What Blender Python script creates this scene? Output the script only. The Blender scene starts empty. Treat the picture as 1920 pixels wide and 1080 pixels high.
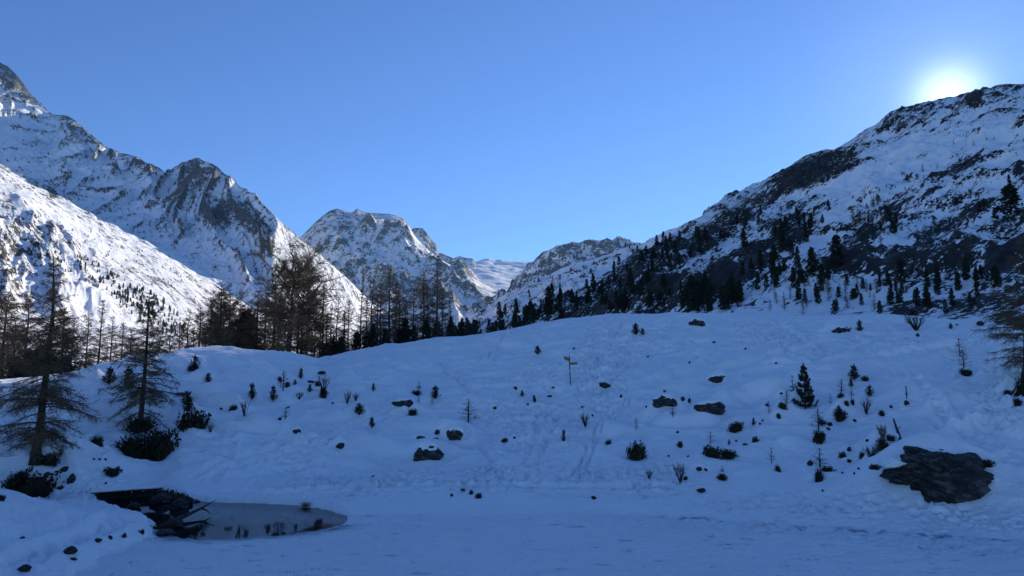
import bpy, math, random
import numpy as np
from mathutils import Vector, Matrix

# ------------------------------------------------------------------ camera, sky, sun, exposure
scene = bpy.context.scene
COL = scene.collection
FPX, CX, CY = 1400.0, 960.0, 540.0
PITCH = math.atan(175.0 / 1400.0)
EYE = 6.0
cam_data = bpy.data.cameras.new("camera")
cam_data.sensor_width = 36.0
cam_data.lens = 36.0 * FPX / 1920.0
cam_data.clip_start = 0.1
cam_data.clip_end = 60000.0
cam = bpy.data.objects.new("camera", cam_data)
COL.objects.link(cam)
cam.location = (0, 0, EYE)
cam.rotation_euler = (math.pi / 2 + PITCH, 0, 0)
scene.camera = cam

SUN_AZ = math.radians(31.3)      # clockwise from +Y (towards +X)
SUN_EL = math.radians(18.6)
world = bpy.data.worlds.new("World")
scene.world = world
world.use_nodes = True
wn, wl = world.node_tree.nodes, world.node_tree.links
wn.clear()
w_out = wn.new("ShaderNodeOutputWorld")
w_bg = wn.new("ShaderNodeBackground")
w_sky = wn.new("ShaderNodeTexSky")
w_sky.sky_type = 'NISHITA'
w_sky.sun_disc = False
w_sky.sun_elevation = SUN_EL
w_sky.sun_rotation = SUN_AZ
w_sky.altitude = 2000.0
w_sky.air_density = 1.0
w_sky.dust_density = 0.1
w_sky.ozone_density = 1.3
w_bg.inputs['Strength'].default_value = 0.098
# the camera's rendering of a high alpine sky: deeper blue
w_tint = wn.new("ShaderNodeMix"); w_tint.data_type = 'RGBA'; w_tint.blend_type = 'MULTIPLY'
w_tint.inputs['Factor'].default_value = 1.0
w_tint.inputs[7].default_value = (0.445, 0.68, 1.09, 1)
wl.new(w_sky.outputs['Color'], w_tint.inputs[6])
# aureole round the sun, which stands just behind the right ridge
w_geo = wn.new("ShaderNodeTexCoord")
w_dot = wn.new("ShaderNodeVectorMath"); w_dot.operation = 'DOT_PRODUCT'
w_dot.inputs[1].default_value = (math.sin(SUN_AZ) * math.cos(SUN_EL), math.cos(SUN_AZ) * math.cos(SUN_EL), math.sin(SUN_EL))
wl.new(w_geo.outputs['Generated'], w_dot.inputs[0])
def w_math(op, a, b):
    n = wn.new("ShaderNodeMath"); n.operation = op
    for i, v in enumerate((a, b)):
        if isinstance(v, bpy.types.NodeSocket): wl.new(v, n.inputs[i])
        else: n.inputs[i].default_value = v
    return n.outputs[0]
w_x = w_math('SUBTRACT', 1.0, w_dot.outputs['Value'])                 # about half the squared angle
w_glow = w_math('ADD', w_math('MULTIPLY', w_math('EXPONENT', w_math('MULTIPLY', w_x, -2000.0), 0), 6.5),
                w_math('MULTIPLY', w_math('EXPONENT', w_math('MULTIPLY', w_x, -150.0), 0), 0.9))
w_col = wn.new("ShaderNodeMix"); w_col.data_type = 'RGBA'; w_col.blend_type = 'MULTIPLY'
w_col.inputs['Factor'].default_value = 1.0
w_col.inputs[7].default_value = (0.92, 1.0, 0.92, 1)
wl.new(w_glow, w_col.inputs[6])
w_add = wn.new("ShaderNodeMix"); w_add.data_type = 'RGBA'; w_add.blend_type = 'ADD'
w_add.inputs['Factor'].default_value = 1.0
wl.new(w_tint.outputs[2], w_add.inputs[6]); wl.new(w_col.outputs[2], w_add.inputs[7])
wl.new(w_add.outputs[2], w_bg.inputs['Color'])
wl.new(w_bg.outputs['Background'], w_out.inputs['Surface'])

sun_data = bpy.data.lights.new("sun", 'SUN')
sun_data.energy = 4.3
sun_data.angle = math.radians(0.53)
sun_data.color = (1.0, 0.91, 0.76)
sun = bpy.data.objects.new("sun", sun_data)
COL.objects.link(sun)
SUN_DIR = Vector((math.sin(SUN_AZ) * math.cos(SUN_EL), math.cos(SUN_AZ) * math.cos(SUN_EL), math.sin(SUN_EL)))
sun.rotation_euler = SUN_DIR.to_track_quat('Z', 'Y').to_euler()

scene.view_settings.view_transform = 'Standard'
scene.view_settings.look = 'None'
scene.view_settings.exposure = 0.64
scene.view_settings.gamma = 1.0
scene.view_settings.use_curve_mapping = False
scene.cycles.max_bounces = 8
scene.cycles.diffuse_bounces = 6
scene.cycles.volume_bounces = 0
scene.cycles.use_denoising = True

# ------------------------------------------------------------------ numpy helpers
rng = np.random.default_rng(7)
_perm = np.random.default_rng(11).permutation(512).astype(np.int64)
_perm = np.concatenate([_perm, _perm, _perm])
_gang = np.random.default_rng(12).uniform(0, 2 * np.pi, 512)
_gx, _gy = np.cos(_gang), np.sin(_gang)

def pn(x, y, seed=0):
    x = np.asarray(x, float); y = np.asarray(y, float)
    xi = np.floor(x).astype(np.int64); yi = np.floor(y).astype(np.int64)
    fx, fy = x - xi, y - yi
    u = fx * fx * fx * (fx * (fx * 6 - 15) + 10)
    v = fy * fy * fy * (fy * (fy * 6 - 15) + 10)
    def g(ix, iy, dx, dy):
        h = _perm[_perm[(ix + seed * 37) & 511] + ((iy + seed * 17) & 511)]
        return _gx[h] * dx + _gy[h] * dy
    a = g(xi, yi, fx, fy); b = g(xi + 1, yi, fx - 1, fy)
    c = g(xi, yi + 1, fx, fy - 1); d = g(xi + 1, yi + 1, fx - 1, fy - 1)
    return 1.5 * ((a + (b - a) * u) + ((c + (d - c) * u) - (a + (b - a) * u)) * v)

def fbm(x, y, octv=4, seed=0, gain=0.5, lac=2.03):
    s, a = 0.0, 1.0
    for i in range(octv):
        s = s + a * pn(x, y, seed + i)
        x, y, a = x * lac, y * lac, a * gain
    return s

def ridged(x, y, octv=5, seed=0, gain=0.5, lac=2.1):
    s, a, w = 0.0, 1.0, 1.0
    for i in range(octv):
        n = 1 - np.abs(pn(x, y, seed + i)) * 1.6
        n = np.clip(n, 0, 1) ** 2
        s = s + a * n * w
        w = np.clip(n * 1.6, 0.15, 1)
        x, y, a = x * lac, y * lac, a * gain
    return s

def sstep(a, b, x):
    t = np.clip((x - a) / (b - a), 0, 1)
    return t * t * (3 - 2 * t)

def px_dir(x, y):
    """pixel of the 1920 x 1080 photograph -> azimuth, tangent of elevation"""
    a, b = (np.asarray(x, float) - CX) / FPX, (CY - np.asarray(y, float)) / FPX
    dy = math.cos(PITCH) - b * math.sin(PITCH)
    dz = math.sin(PITCH) + b * math.cos(PITCH)
    return np.arctan2(a, dy), dz / np.hypot(a, dy)

def px_at(x, y, D):
    az, te = px_dir(x, y)
    return np.array([D * np.sin(az), D * np.cos(az), EYE + D * te])

def to_px(X, Y, Z):
    d = Y * math.cos(PITCH) + (Z - EYE) * math.sin(PITCH)
    u = -Y * math.sin(PITCH) + (Z - EYE) * math.cos(PITCH)
    d = np.maximum(d, 1e-3)
    return CX + FPX * X / d, CY - FPX * u / d

def curve(points):
    """(x, y, D) rows -> functions of azimuth giving distance and height"""
    if isinstance(points, dict):                      # rows (x, D, z)
        p = np.array(points['z'], float)
        az, _ = px_dir(p[:, 0], np.full(len(p), 715.0))
        te = (p[:, 2] - EYE) / p[:, 1]
        p = np.stack([p[:, 0], p[:, 2], p[:, 1]], 1)
    else:
        p = np.array(points, float)
        az, te = px_dir(p[:, 0], p[:, 1])
    o = np.argsort(az)
    return az[o], te[o], p[o, 2]

def smooth1(a, n):
    if n < 1:
        return a
    k = np.hanning(2 * n + 3)[1:-1]; k /= k.sum()
    return np.convolve(np.pad(a, n, mode='edge'), k, mode='valid')

class Loft:
    """terrain sheet through key lines: rows run outward, columns are azimuths"""
    def __init__(self, keys, az0, az1, ncol, rows, power=None, smooth=None):
        self.az = np.linspace(math.radians(az0), math.radians(az1), ncol)
        Ds, Zs = [], []
        for i, k in enumerate(keys):
            a, te, D = curve(k)
            d = np.interp(self.az, a, D); t = np.interp(self.az, a, te)
            n = 0 if smooth is None else smooth[i]
            d, t = smooth1(d, max(n, 6)), smooth1(t, n)
            Ds.append(d); Zs.append(EYE + d * t)
        D, Z, K = [], [], []
        for i, n in enumerate(rows):
            t = np.linspace(0, 1, n, endpoint=(i == len(rows) - 1))
            p = 1.0 if power is None else power[i]
            D.append(Ds[i][:, None] * (1 - t) + Ds[i + 1][:, None] * t)
            Z.append(Zs[i][:, None] + (Zs[i + 1] - Zs[i])[:, None] * t ** p)
            K.append(np.broadcast_to(i + t, (ncol, n)))
        self.D, self.Z, self.K = np.concatenate(D, 1), np.concatenate(Z, 1), np.concatenate(K, 1)
        self.X = self.D * np.sin(self.az)[:, None]
        self.Y = self.D * np.cos(self.az)[:, None]
        self.ncol, self.nrow = self.D.shape
    def blur_rows(self, n):
        k = np.hanning(2 * n + 3)[1:-1]; k /= k.sum()
        P = np.pad(self.Z, ((0, 0), (n, n)), mode='edge')
        out = np.zeros_like(self.Z)
        for j, w in enumerate(k):
            out += w * P[:, j:j + self.nrow]
        self.Z = out
    def convex(self, n):
        """height above the local mean: ribs positive, gullies negative"""
        def box(a, ax):
            P = np.pad(a, [(n, n) if i == ax else (0, 0) for i in range(2)], mode='edge')
            c = np.cumsum(P, axis=ax); c = np.concatenate([np.zeros_like(np.take(c, [0], ax)), c], ax)
            m = a.shape[ax]
            return (np.take(c, range(2 * n + 1, 2 * n + 1 + m), ax) - np.take(c, range(0, m), ax)) / (2 * n + 1)
        d = self.Z - box(box(self.Z, 0), 1)
        return np.clip(d / (np.std(d) + 1e-9), -2, 2)
    def normal_z(self):
        """slope of the sheet, as the z of its unit normal"""
        def d(a, ax): return np.gradient(a, axis=ax)
        ux, uy, uz = d(self.X, 0), d(self.Y, 0), d(self.Z, 0)
        vx, vy, vz = d(self.X, 1), d(self.Y, 1), d(self.Z, 1)
        nx, ny, nz = uy * vz - uz * vy, uz * vx - ux * vz, ux * vy - uy * vx
        l = np.sqrt(nx * nx + ny * ny + nz * nz) + 1e-12
        s = np.sign(nz)
        self.N = (nx / l * s, ny / l * s, nz / l * s)
        return self.N[2]
    def pixels(self):
        return to_px(self.X, self.Y, self.Z)
    def hit(self, x, y):
        """ground point seen at a pixel"""
        az, te = px_dir(x, y)
        c = (az - self.az[0]) / (self.az[1] - self.az[0])
        i = int(np.clip(round(float(c)), 0, self.ncol - 1))
        T = (self.Z[i] - EYE) / self.D[i]
        idx = np.nonzero(T[1:] >= te)[0]
        idx = idx[self.valid_from <= idx] if hasattr(self, 'valid_from') else idx
        if len(idx) == 0:
            return None
        j = int(idx[0])
        t0, t1 = T[j], T[j + 1]
        f = float(np.clip((te - t0) / (t1 - t0 + 1e-9), 0, 1))
        D = self.D[i, j] * (1 - f) + self.D[i, j + 1] * f
        Z = self.Z[i, j] * (1 - f) + self.Z[i, j + 1] * f
        return np.array([D * math.sin(az), D * math.cos(az), Z])
    def ground(self, x, y):
        """height of the sheet under a world point"""
        az, D = math.atan2(x, y), math.hypot(x, y)
        i = int(np.clip(round((az - self.az[0]) / (self.az[1] - self.az[0])), 0, self.ncol - 1))
        return float(np.interp(D, self.D[i], self.Z[i]))
    def build(self, name, mat, attrs=None, keep=None):
        V = np.stack([self.X, self.Y, self.Z], -1).reshape(-1, 3).astype(np.float32)
        idx = np.arange(self.ncol * self.nrow).reshape(self.ncol, self.nrow)
        F = np.stack([idx[:-1, :-1], idx[1:, :-1], idx[1:, 1:], idx[:-1, 1:]], -1).reshape(-1, 4)
        # wind so that normals point up
        F = F[:, ::-1] if np.cross(V[F[0, 1]] - V[F[0, 0]], V[F[0, 2]] - V[F[0, 0]])[2] < 0 else F
        if keep is not None:
            F = F[keep.reshape(-1)]
        me = mesh_from(name, V, F)
        for k, a in (attrs or {}).items():
            at = me.attributes.new(k, 'FLOAT', 'POINT')
            at.data.foreach_set('value', np.ascontiguousarray(a.reshape(-1), dtype=np.float32))
        me.materials.append(mat)
        o = bpy.data.objects.new(name, me)
        COL.objects.link(o)
        o['kind'] = 'structure'
        return o

def mesh_from(name, V, F, smooth=True):
    V = np.ascontiguousarray(V, dtype=np.float32); F = np.ascontiguousarray(F, dtype=np.int32)
    n = F.shape[1]
    me = bpy.data.meshes.new(name)
    me.vertices.add(len(V)); me.vertices.foreach_set('co', V.reshape(-1))
    me.loops.add(F.size); me.loops.foreach_set('vertex_index', F.reshape(-1))
    me.polygons.add(len(F)); me.polygons.foreach_set('loop_start', np.arange(0, F.size, n, dtype=np.int32))
    me.polygons.foreach_set('use_smooth', np.full(len(F), smooth))
    me.update(calc_edges=True)
    return me

# ------------------------------------------------------------------ materials
def new_mat(name):
    m = bpy.data.materials.new(name); m.use_nodes = True
    nt = m.node_tree; nt.nodes.clear()
    out = nt.nodes.new('ShaderNodeOutputMaterial')
    b = nt.nodes.new('ShaderNodeBsdfPrincipled')
    nt.links.new(b.outputs['BSDF'], out.inputs['Surface'])
    return m, nt, b

class NT:
    def __init__(self, nt): self.nt = nt
    def node(self, t, **kw):
        n = self.nt.nodes.new(t)
        for k, v in kw.items(): setattr(n, k, v)
        return n
    def link(self, a, b): self.nt.links.new(a, b)
    def val(self, sock, v):
        if hasattr(v, 'is_output') or isinstance(v, bpy.types.NodeSocket): self.link(v, sock)
        else: sock.default_value = v
    def math(self, op, a, b=0.0, clamp=False):
        n = self.node('ShaderNodeMath', operation=op, use_clamp=clamp)
        self.val(n.inputs[0], a); self.val(n.inputs[1], b)
        return n.outputs[0]
    def attr(self, name):
        return self.node('ShaderNodeAttribute', attribute_name=name).outputs['Fac']
    def noise(self, vec, scale, detail=4.0, rough=0.55, out='Fac'):
        n = self.node('ShaderNodeTexNoise')
        n.inputs['Scale'].default_value = scale; n.inputs['Detail'].default_value = detail
        n.inputs['Roughness'].default_value = rough
        if vec is not None: self.link(vec, n.inputs['Vector'])
        return n.outputs[out]
    def ramp(self, fac, stops):
        n = self.node('ShaderNodeValToRGB')
        cr = n.color_ramp
        while len(cr.elements) < len(stops): cr.elements.new(0.5)
        for e, (p, c) in zip(cr.elements, stops):
            e.position = p; e.color = (c[0], c[1], c[2], 1) if hasattr(c, '__len__') else (c, c, c, 1)
        self.link(fac, n.inputs['Fac'])
        return n.outputs['Color']
    def mix(self, fac, a, b):
        n = self.node('ShaderNodeMix', data_type='RGBA')
        self.val(n.inputs['Factor'], fac)
        for s, v in ((n.inputs[6], a), (n.inputs[7], b)):
            if isinstance(v, bpy.types.NodeSocket): self.link(v, s)
            else: s.default_value = (v[0], v[1], v[2], 1)
        return n.outputs[2]
    def bump(self, h, strength, dist, normal=None):
        n = self.node('ShaderNodeBump')
        n.inputs['Strength'].default_value = strength; n.inputs['Distance'].default_value = dist
        self.link(h, n.inputs['Height'])
        if normal is not None: self.link(normal, n.inputs['Normal'])
        return n.outputs['Normal']
    def coords(self):
        return self.node('ShaderNodeNewGeometry').outputs['Position']
    def stretched(self, pos, d, e, f, k):
        """position expressed on three axes, squeezed by k"""
        c = self.node('ShaderNodeCombineXYZ')
        for i, (ax, s) in enumerate(zip((d, e, f), k)):
            n = self.node('ShaderNodeVectorMath', operation='DOT_PRODUCT')
            self.link(pos, n.inputs[0]); n.inputs[1].default_value = tuple(v * s for v in ax)
            self.link(n.outputs['Value'], c.inputs[i])
        return c.outputs[0]

SNOW = (0.945, 0.945, 0.945)

def mat_mountain(name, size, axes=((1, 0, 0), (0, 1, 0), (0, 0, 1)), squeeze=(1, 1, 1),
                 rock_a=(0.045, 0.043, 0.042), rock_b=(0.15, 0.14, 0.13), bump=0.6, contrast=9.0, warm=(0.11, 0.09, 0.06), dust=0.0):
    """snow broken by rock; attribute 'rock' says where rock shows (0 is the line)"""
    m, nt, b = new_mat(name); g = NT(nt)
    pos = g.coords()
    v = g.stretched(pos, axes[0], axes[1], axes[2], squeeze)
    n1 = g.noise(v, 1.0 / size, 5.0, 0.62)
    n2 = g.noise(pos, 4.0 / size, 4.0, 0.65)
    s = g.math('ADD', g.attr('rock'), g.math('MULTIPLY', g.math('SUBTRACT', n1, 0.5), 4.2))
    s = g.math('ADD', s, g.math('MULTIPLY', g.math('SUBTRACT', n2, 0.5), 3.0))
    if dust:                                               # ledges inside the rock hold snow
        s = g.math('SUBTRACT', s, g.math('MULTIPLY', g.math('MAXIMUM', g.math('SUBTRACT', g.noise(g.stretched(pos, axes[0], axes[1], axes[2], (0.5, 1.0, 2.6)), 2.6 / size, 5.0, 0.7), 0.50), 0.0), 9.0 * dust))
    f = g.math('ADD', g.math('MULTIPLY', s, contrast), 0.5, clamp=True)
    rc = g.ramp(g.noise(v, 2.2 / size, 6.0, 0.7), [(0.3, rock_a), (0.52, tuple(0.5 * (p + q) for p, q in zip(rock_a, warm))), (0.72, rock_b)])
    sc = g.ramp(g.noise(pos, 0.6 / size, 3.0), [(0.3, tuple(c * 0.93 for c in SNOW)), (0.7, SNOW)])
    g.link(g.mix(f, sc, rc), b.inputs['Base Color'])
    b.inputs['Roughness'].default_value = 0.75
    b.inputs['Specular IOR Level'].default_value = 0.2
    h = g.math('ADD', g.math('MULTIPLY', g.noise(v, 1.6 / size, 6.0, 0.7), g.math('ADD', g.math('MULTIPLY', f, 1.0), 0.25)), g.math('MULTIPLY', f, 0.25))
    g.link(g.bump(h, bump, size * 0.35), b.inputs['Normal'])
    return m

def mat_snow(name, grain=0.02, wind=0.0):
    m, nt, b = new_mat(name); g = NT(nt)
    pos = g.coords()
    c = g.ramp(g.noise(pos, 0.25, 4.0), [(0.3, tuple(q * 0.95 for q in SNOW)), (0.7, SNOW)])
    soil = g.attr('soil')
    n = g.noise(pos, 5.0, 5.0, 0.7)
    f = g.math('MULTIPLY', g.math('SUBTRACT', g.math('ADD', soil, g.math('MULTIPLY', g.math('SUBTRACT', n, 0.5), 1.2)), 0.5), 8.0, clamp=True)
    c = g.mix(f, c, g.ramp(g.noise(pos, 9.0, 5.0), [(0.3, (0.012, 0.010, 0.008)), (0.7, (0.05, 0.042, 0.03))]))
    ice = g.attr('ice')
    fi = g.math('MULTIPLY', ice, g.math('ADD', 0.55, g.noise(pos, 1.6, 4.0)), clamp=True)
    c = g.mix(fi, c, (0.30, 0.36, 0.42))
    g.link(c, b.inputs['Base Color'])
    g.link(g.math('SUBTRACT', 0.6, g.math('MULTIPLY', fi, 0.35)), b.inputs['Roughness'])
    b.inputs['Specular IOR Level'].default_value = 0.25
    h = g.math('ADD', g.noise(pos, 2.2, 5.0, 0.6), g.math('MULTIPLY', g.noise(pos, 11.0, 4.0, 0.65), 0.35))
    if wind:
        v = g.stretched(pos, (0.94, 0.34, 0), (-0.34, 0.94, 0), (0, 0, 1), (0.35, 2.2, 1))
        h = g.math('ADD', h, g.math('MULTIPLY', g.noise(v, 2.0, 4.0, 0.6), wind))
    g.link(g.bump(h, 0.9, grain * 7), b.inputs['Normal'])
    return m

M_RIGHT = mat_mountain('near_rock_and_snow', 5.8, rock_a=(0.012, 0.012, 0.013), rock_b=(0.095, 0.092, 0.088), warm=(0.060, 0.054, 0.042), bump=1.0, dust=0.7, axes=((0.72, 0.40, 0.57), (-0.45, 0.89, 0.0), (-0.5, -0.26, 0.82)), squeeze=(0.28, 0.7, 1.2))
M_RMID = mat_mountain('slope_rock_and_snow', 16.0)
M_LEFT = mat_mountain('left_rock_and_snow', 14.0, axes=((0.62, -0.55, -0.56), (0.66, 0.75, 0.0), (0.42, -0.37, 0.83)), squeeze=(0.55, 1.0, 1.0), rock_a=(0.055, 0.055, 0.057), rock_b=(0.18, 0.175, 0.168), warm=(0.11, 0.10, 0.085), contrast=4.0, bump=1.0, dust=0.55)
M_FAR = mat_mountain('far_rock_and_snow', 48.0, rock_a=(0.085, 0.087, 0.092), rock_b=(0.23, 0.23, 0.23), warm=(0.15, 0.145, 0.135), contrast=2.6, bump=0.9)  # rock paled and cooled for distance: part of the haze is in its colour
M_SNOW = mat_snow('trodden_snow')
M_LAKE = mat_snow('wind_packed_snow', grain=0.02, wind=2.0)

# ------------------------------------------------------------------ large structure: far to near
def side(pts, l, r):
    """extend a key line sideways past the frame"""
    return [l] + pts + [r]

def region(U, V, blobs):
    s = np.zeros_like(U)
    for x, y, rx, ry, rot, w in blobs:
        c, n = math.cos(math.radians(rot)), math.sin(math.radians(rot))
        a = ((U - x) * c - (V - y) * n) / rx
        b = ((U - x) * n + (V - y) * c) / ry
        s = np.maximum(s, w * np.exp(-(a * a + b * b) ** 2)) if w > 0 else s + w * np.exp(-(a * a + b * b) ** 2)
    return s

# valley ground, one sheet out to the horizon
def make_ground():
    D = np.concatenate([np.linspace(60, 400, 40), np.geomspace(430, 12600, 60)])
    az = np.radians(np.linspace(-60, 60, 90))
    A, R = np.meshgrid(az, D, indexing='ij')
    X, Y = R * np.sin(A), R * np.cos(A)
    Z = -3.0 + 0.8 * fbm(X / 60, Y / 60, 3, 5)
    V = np.stack([X, Y, Z], -1).reshape(-1, 3)
    idx = np.arange(A.size).reshape(A.shape)
    F = np.stack([idx[:-1, :-1], idx[:-1, 1:], idx[1:, 1:], idx[1:, :-1]], -1).reshape(-1, 4)[:, ::-1]
    me = mesh_from('valley_ground', V, F); me.materials.append(M_SNOW)
    o = bpy.data.objects.new('valley_ground', me); COL.objects.link(o); o['kind'] = 'structure'
make_ground()

# glacier and the peaks at its head
L_GL = Loft([[(780, 560, 6800), (1060, 560, 6800)], [(780, 520, 7600), (880, 530, 7600), (1060, 548, 7600)],
             [(780, 500, 9000), (900, 509, 9000), (1060, 526, 9000)],
             [(780, 492, 10400), (900, 496, 10400), (1060, 506, 10400)],
             [(780, 493, 11000), (880, 494, 11000), (895, 491, 11000), (905, 486, 11000), (916, 484, 11000), (930, 488, 11000), (940, 487, 11000), (955, 489, 11000), (985, 491, 11000), (1060, 495, 11000)],
             [(780, 560, 12500), (1060, 560, 12500)]], -9, 5, 160, [12, 24, 24, 20, 10], smooth=[3, 3, 3, 3, 0, 0])
L_GL.Z += 48 * fbm(L_GL.X / 600, L_GL.Y / 300, 4, 3) * sstep(0.5, 1.5, L_GL.K) * (1 - sstep(3.2, 3.8, L_GL.K))
L_GL.Z += 8 * ridged(L_GL.X / 160, L_GL.Y / 120, 3, 9) * sstep(3.2, 3.8, L_GL.K)
nz = L_GL.normal_z()
L_GL.build('glacier', M_FAR, {'rock': -3.0 + 0 * nz})

def peak_sheet(name, keys, az0, az1, ncol, rows, amp, wl, seed, rock0, rockk, blobs=(), mat=None, smooth=None, power=None, ridge_key=None, gully=0.0, ridge_w=0.35, calm=False):
    L = Loft(keys, az0, az1, ncol, rows, power, smooth)
    L0 = L.Z.copy()
    rk = len(keys) - 2 if ridge_key is None else ridge_key
    w = sstep(0, 0.6, L.K) * (1 - (1 - ridge_w) * np.exp(-((L.K - rk) / 0.28) ** 2))
    n = ridged(L.X / wl, L.Y / wl, 6, seed) - 0.75
    if calm: w = w * (1 - 0.85 * sstep(math.radians(-3.6), math.radians(-2.2), L.az))[:, None]
    L.Z = L.Z + amp * w * n + amp * 0.35 * w * fbm(L.X / wl * 3.1, L.Y / wl * 3.1, 4, seed + 9)
    if calm: L.Z = L0 + (L.Z - L0) * (1 - 0.92 * sstep(rk - 1.4, rk - 0.5, L.K))
    if gully:
        a = L.az[:, None] * np.mean(L.D) / wl * 2.6 + 0.9 * pn(L.X / wl, L.Y / wl, seed + 20)
        L.Z += gully * amp * w * (ridged(a, L.K * 0.9, 4, seed + 21) - 0.7) * ((1 - 0.7 * sstep(rk - 1.0, rk - 0.3, L.K)) if calm else 1)
    nz = L.normal_z()
    U, V = L.pixels()
    rock = rock0 + rockk * (0.80 - nz) + 0.5 * fbm(L.X / wl * 1.1, L.Y / wl * 1.1, 3, seed + 30) + 0.18 * L.convex(5) + 0.13 * L.convex(14) + region(U, V, blobs)
    o = L.build(name, mat, {'rock': rock})
    return L, o

L_P2, _ = peak_sheet('far_peak', [[(700, 560, 6900), (930, 560, 6900)], [(740, 470, 7500), (765, 438, 7500), (776, 430, 7500), (785, 427, 7500), (793, 427, 7500), (801, 436, 7500), (808, 447, 7500), (818, 458, 7500), (822, 474, 7500), (838, 480, 7500), (860, 487, 7500), (872, 496, 7500), (884, 506, 7500), (895, 520, 7500), (930, 545, 7500)],
                    [(700, 600, 8600), (930, 600, 8600)]], -11, -1.5, 170, [70, 24], 45, 420, 41, -0.5, 1.2, mat=M_FAR)
L_P3, _ = peak_sheet('glacier_nunatak', [[(820, 540, 8600), (920, 540, 8600)], [(840, 500, 9300), (852, 484, 9300), (862, 480, 9300), (874, 484, 9300), (886, 484, 9300), (891, 490, 9300), (893, 500, 9300), (900, 530, 9300)],
                    [(820, 560, 10000), (920, 560, 10000)]], -5.6, -2.2, 90, [40, 14], 25, 300, 45, -0.4, 1.2, mat=M_FAR)

L_MC, _ = peak_sheet('summit_massif', [[(470, 670, 3900), (700, 660, 3900), (900, 640, 3900), (1040, 620, 3900)],
                     [(470, 560, 5000), (560, 560, 5000), (700, 545, 4900), (800, 535, 4900), (880, 545, 4900), (960, 575, 4800), (1040, 590, 4800)],
                     [(470, 500, 5900), (560, 470, 5900), (600, 440, 5900), (640, 428, 5850), (700, 425, 5900), (750, 432, 5850), (790, 470, 5800), (850, 515, 5800), (900, 540, 5800), (1040, 575, 5600)],
                     [(470, 520, 6300), (555, 452, 6300), (569, 440, 6300), (580, 428, 6300), (592, 416, 6300), (605, 405, 6300), (618, 395, 6300), (630, 391, 6300), (645, 394, 6300), (658, 399, 6350), (664, 396, 6350), (669, 391, 6350), (676, 395, 6350), (690, 399, 6350), (715, 400, 6350), (732, 401, 6300), (745, 405, 6300), (758, 412, 6300), (766, 422, 6300), (774, 436, 6300), (784, 450, 6300), (800, 466, 6300), (822, 484, 6300), (850, 500, 6300), (878, 516, 6300), (895, 526, 6300), (930, 545, 6200), (1040, 580, 6000)],
                     [(470, 620, 7600), (700, 520, 7600), (1040, 620, 7600)]],
                     -20, 4, 420, [40, 110, 90, 24], 120, 800, 51, -0.42, 0.6, gully=0.45, mat=M_FAR,
                     blobs=[(690, 410, 55, 9, 0, -1.2), (620, 455, 20, 14, 20, -0.7), (705, 470, 12, 36, -25, -0.6), (850, 510, 30, 18, -20, -0.5), (880, 560, 60, 16, 0, -0.6), (660, 515, 26, 20, 0, 0.3), (745, 430, 20, 24, 0, 0.3), (720, 525, 25, 20, 0, 0.3), (640, 420, 20, 12, 0, 0.2)], ridge_w=0.12, calm=True)

L_RF, _ = peak_sheet('far_right_ridge', [[(900, 640, 2900), (1400, 600, 2900)], [(900, 590, 3700), (960, 545, 3800), (1050, 500, 3900), (1200, 490, 4000), (1400, 480, 4000)],
                     [(900, 590, 4300), (950, 552, 4300), (968, 528, 4300), (985, 508, 4300), (996, 494, 4300), (1008, 483, 4300), (1030, 469, 4300), (1045, 460, 4300), (1060, 455, 4300), (1075, 453, 4300), (1085, 455, 4300), (1100, 448, 4300), (1112, 445, 4300), (1125, 450, 4300), (1138, 448, 4300), (1148, 451, 4300), (1157, 443, 4300), (1166, 447, 4300), (1180, 451, 4300), (1200, 458, 4300), (1400, 480, 4300)],
                     [(900, 660, 5400), (1400, 600, 5400)]], -3.5, 17, 260, [60, 80, 20], 55, 300, 61, -0.45, 1.0, gully=0.5, mat=M_FAR, ridge_w=0.25)

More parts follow.
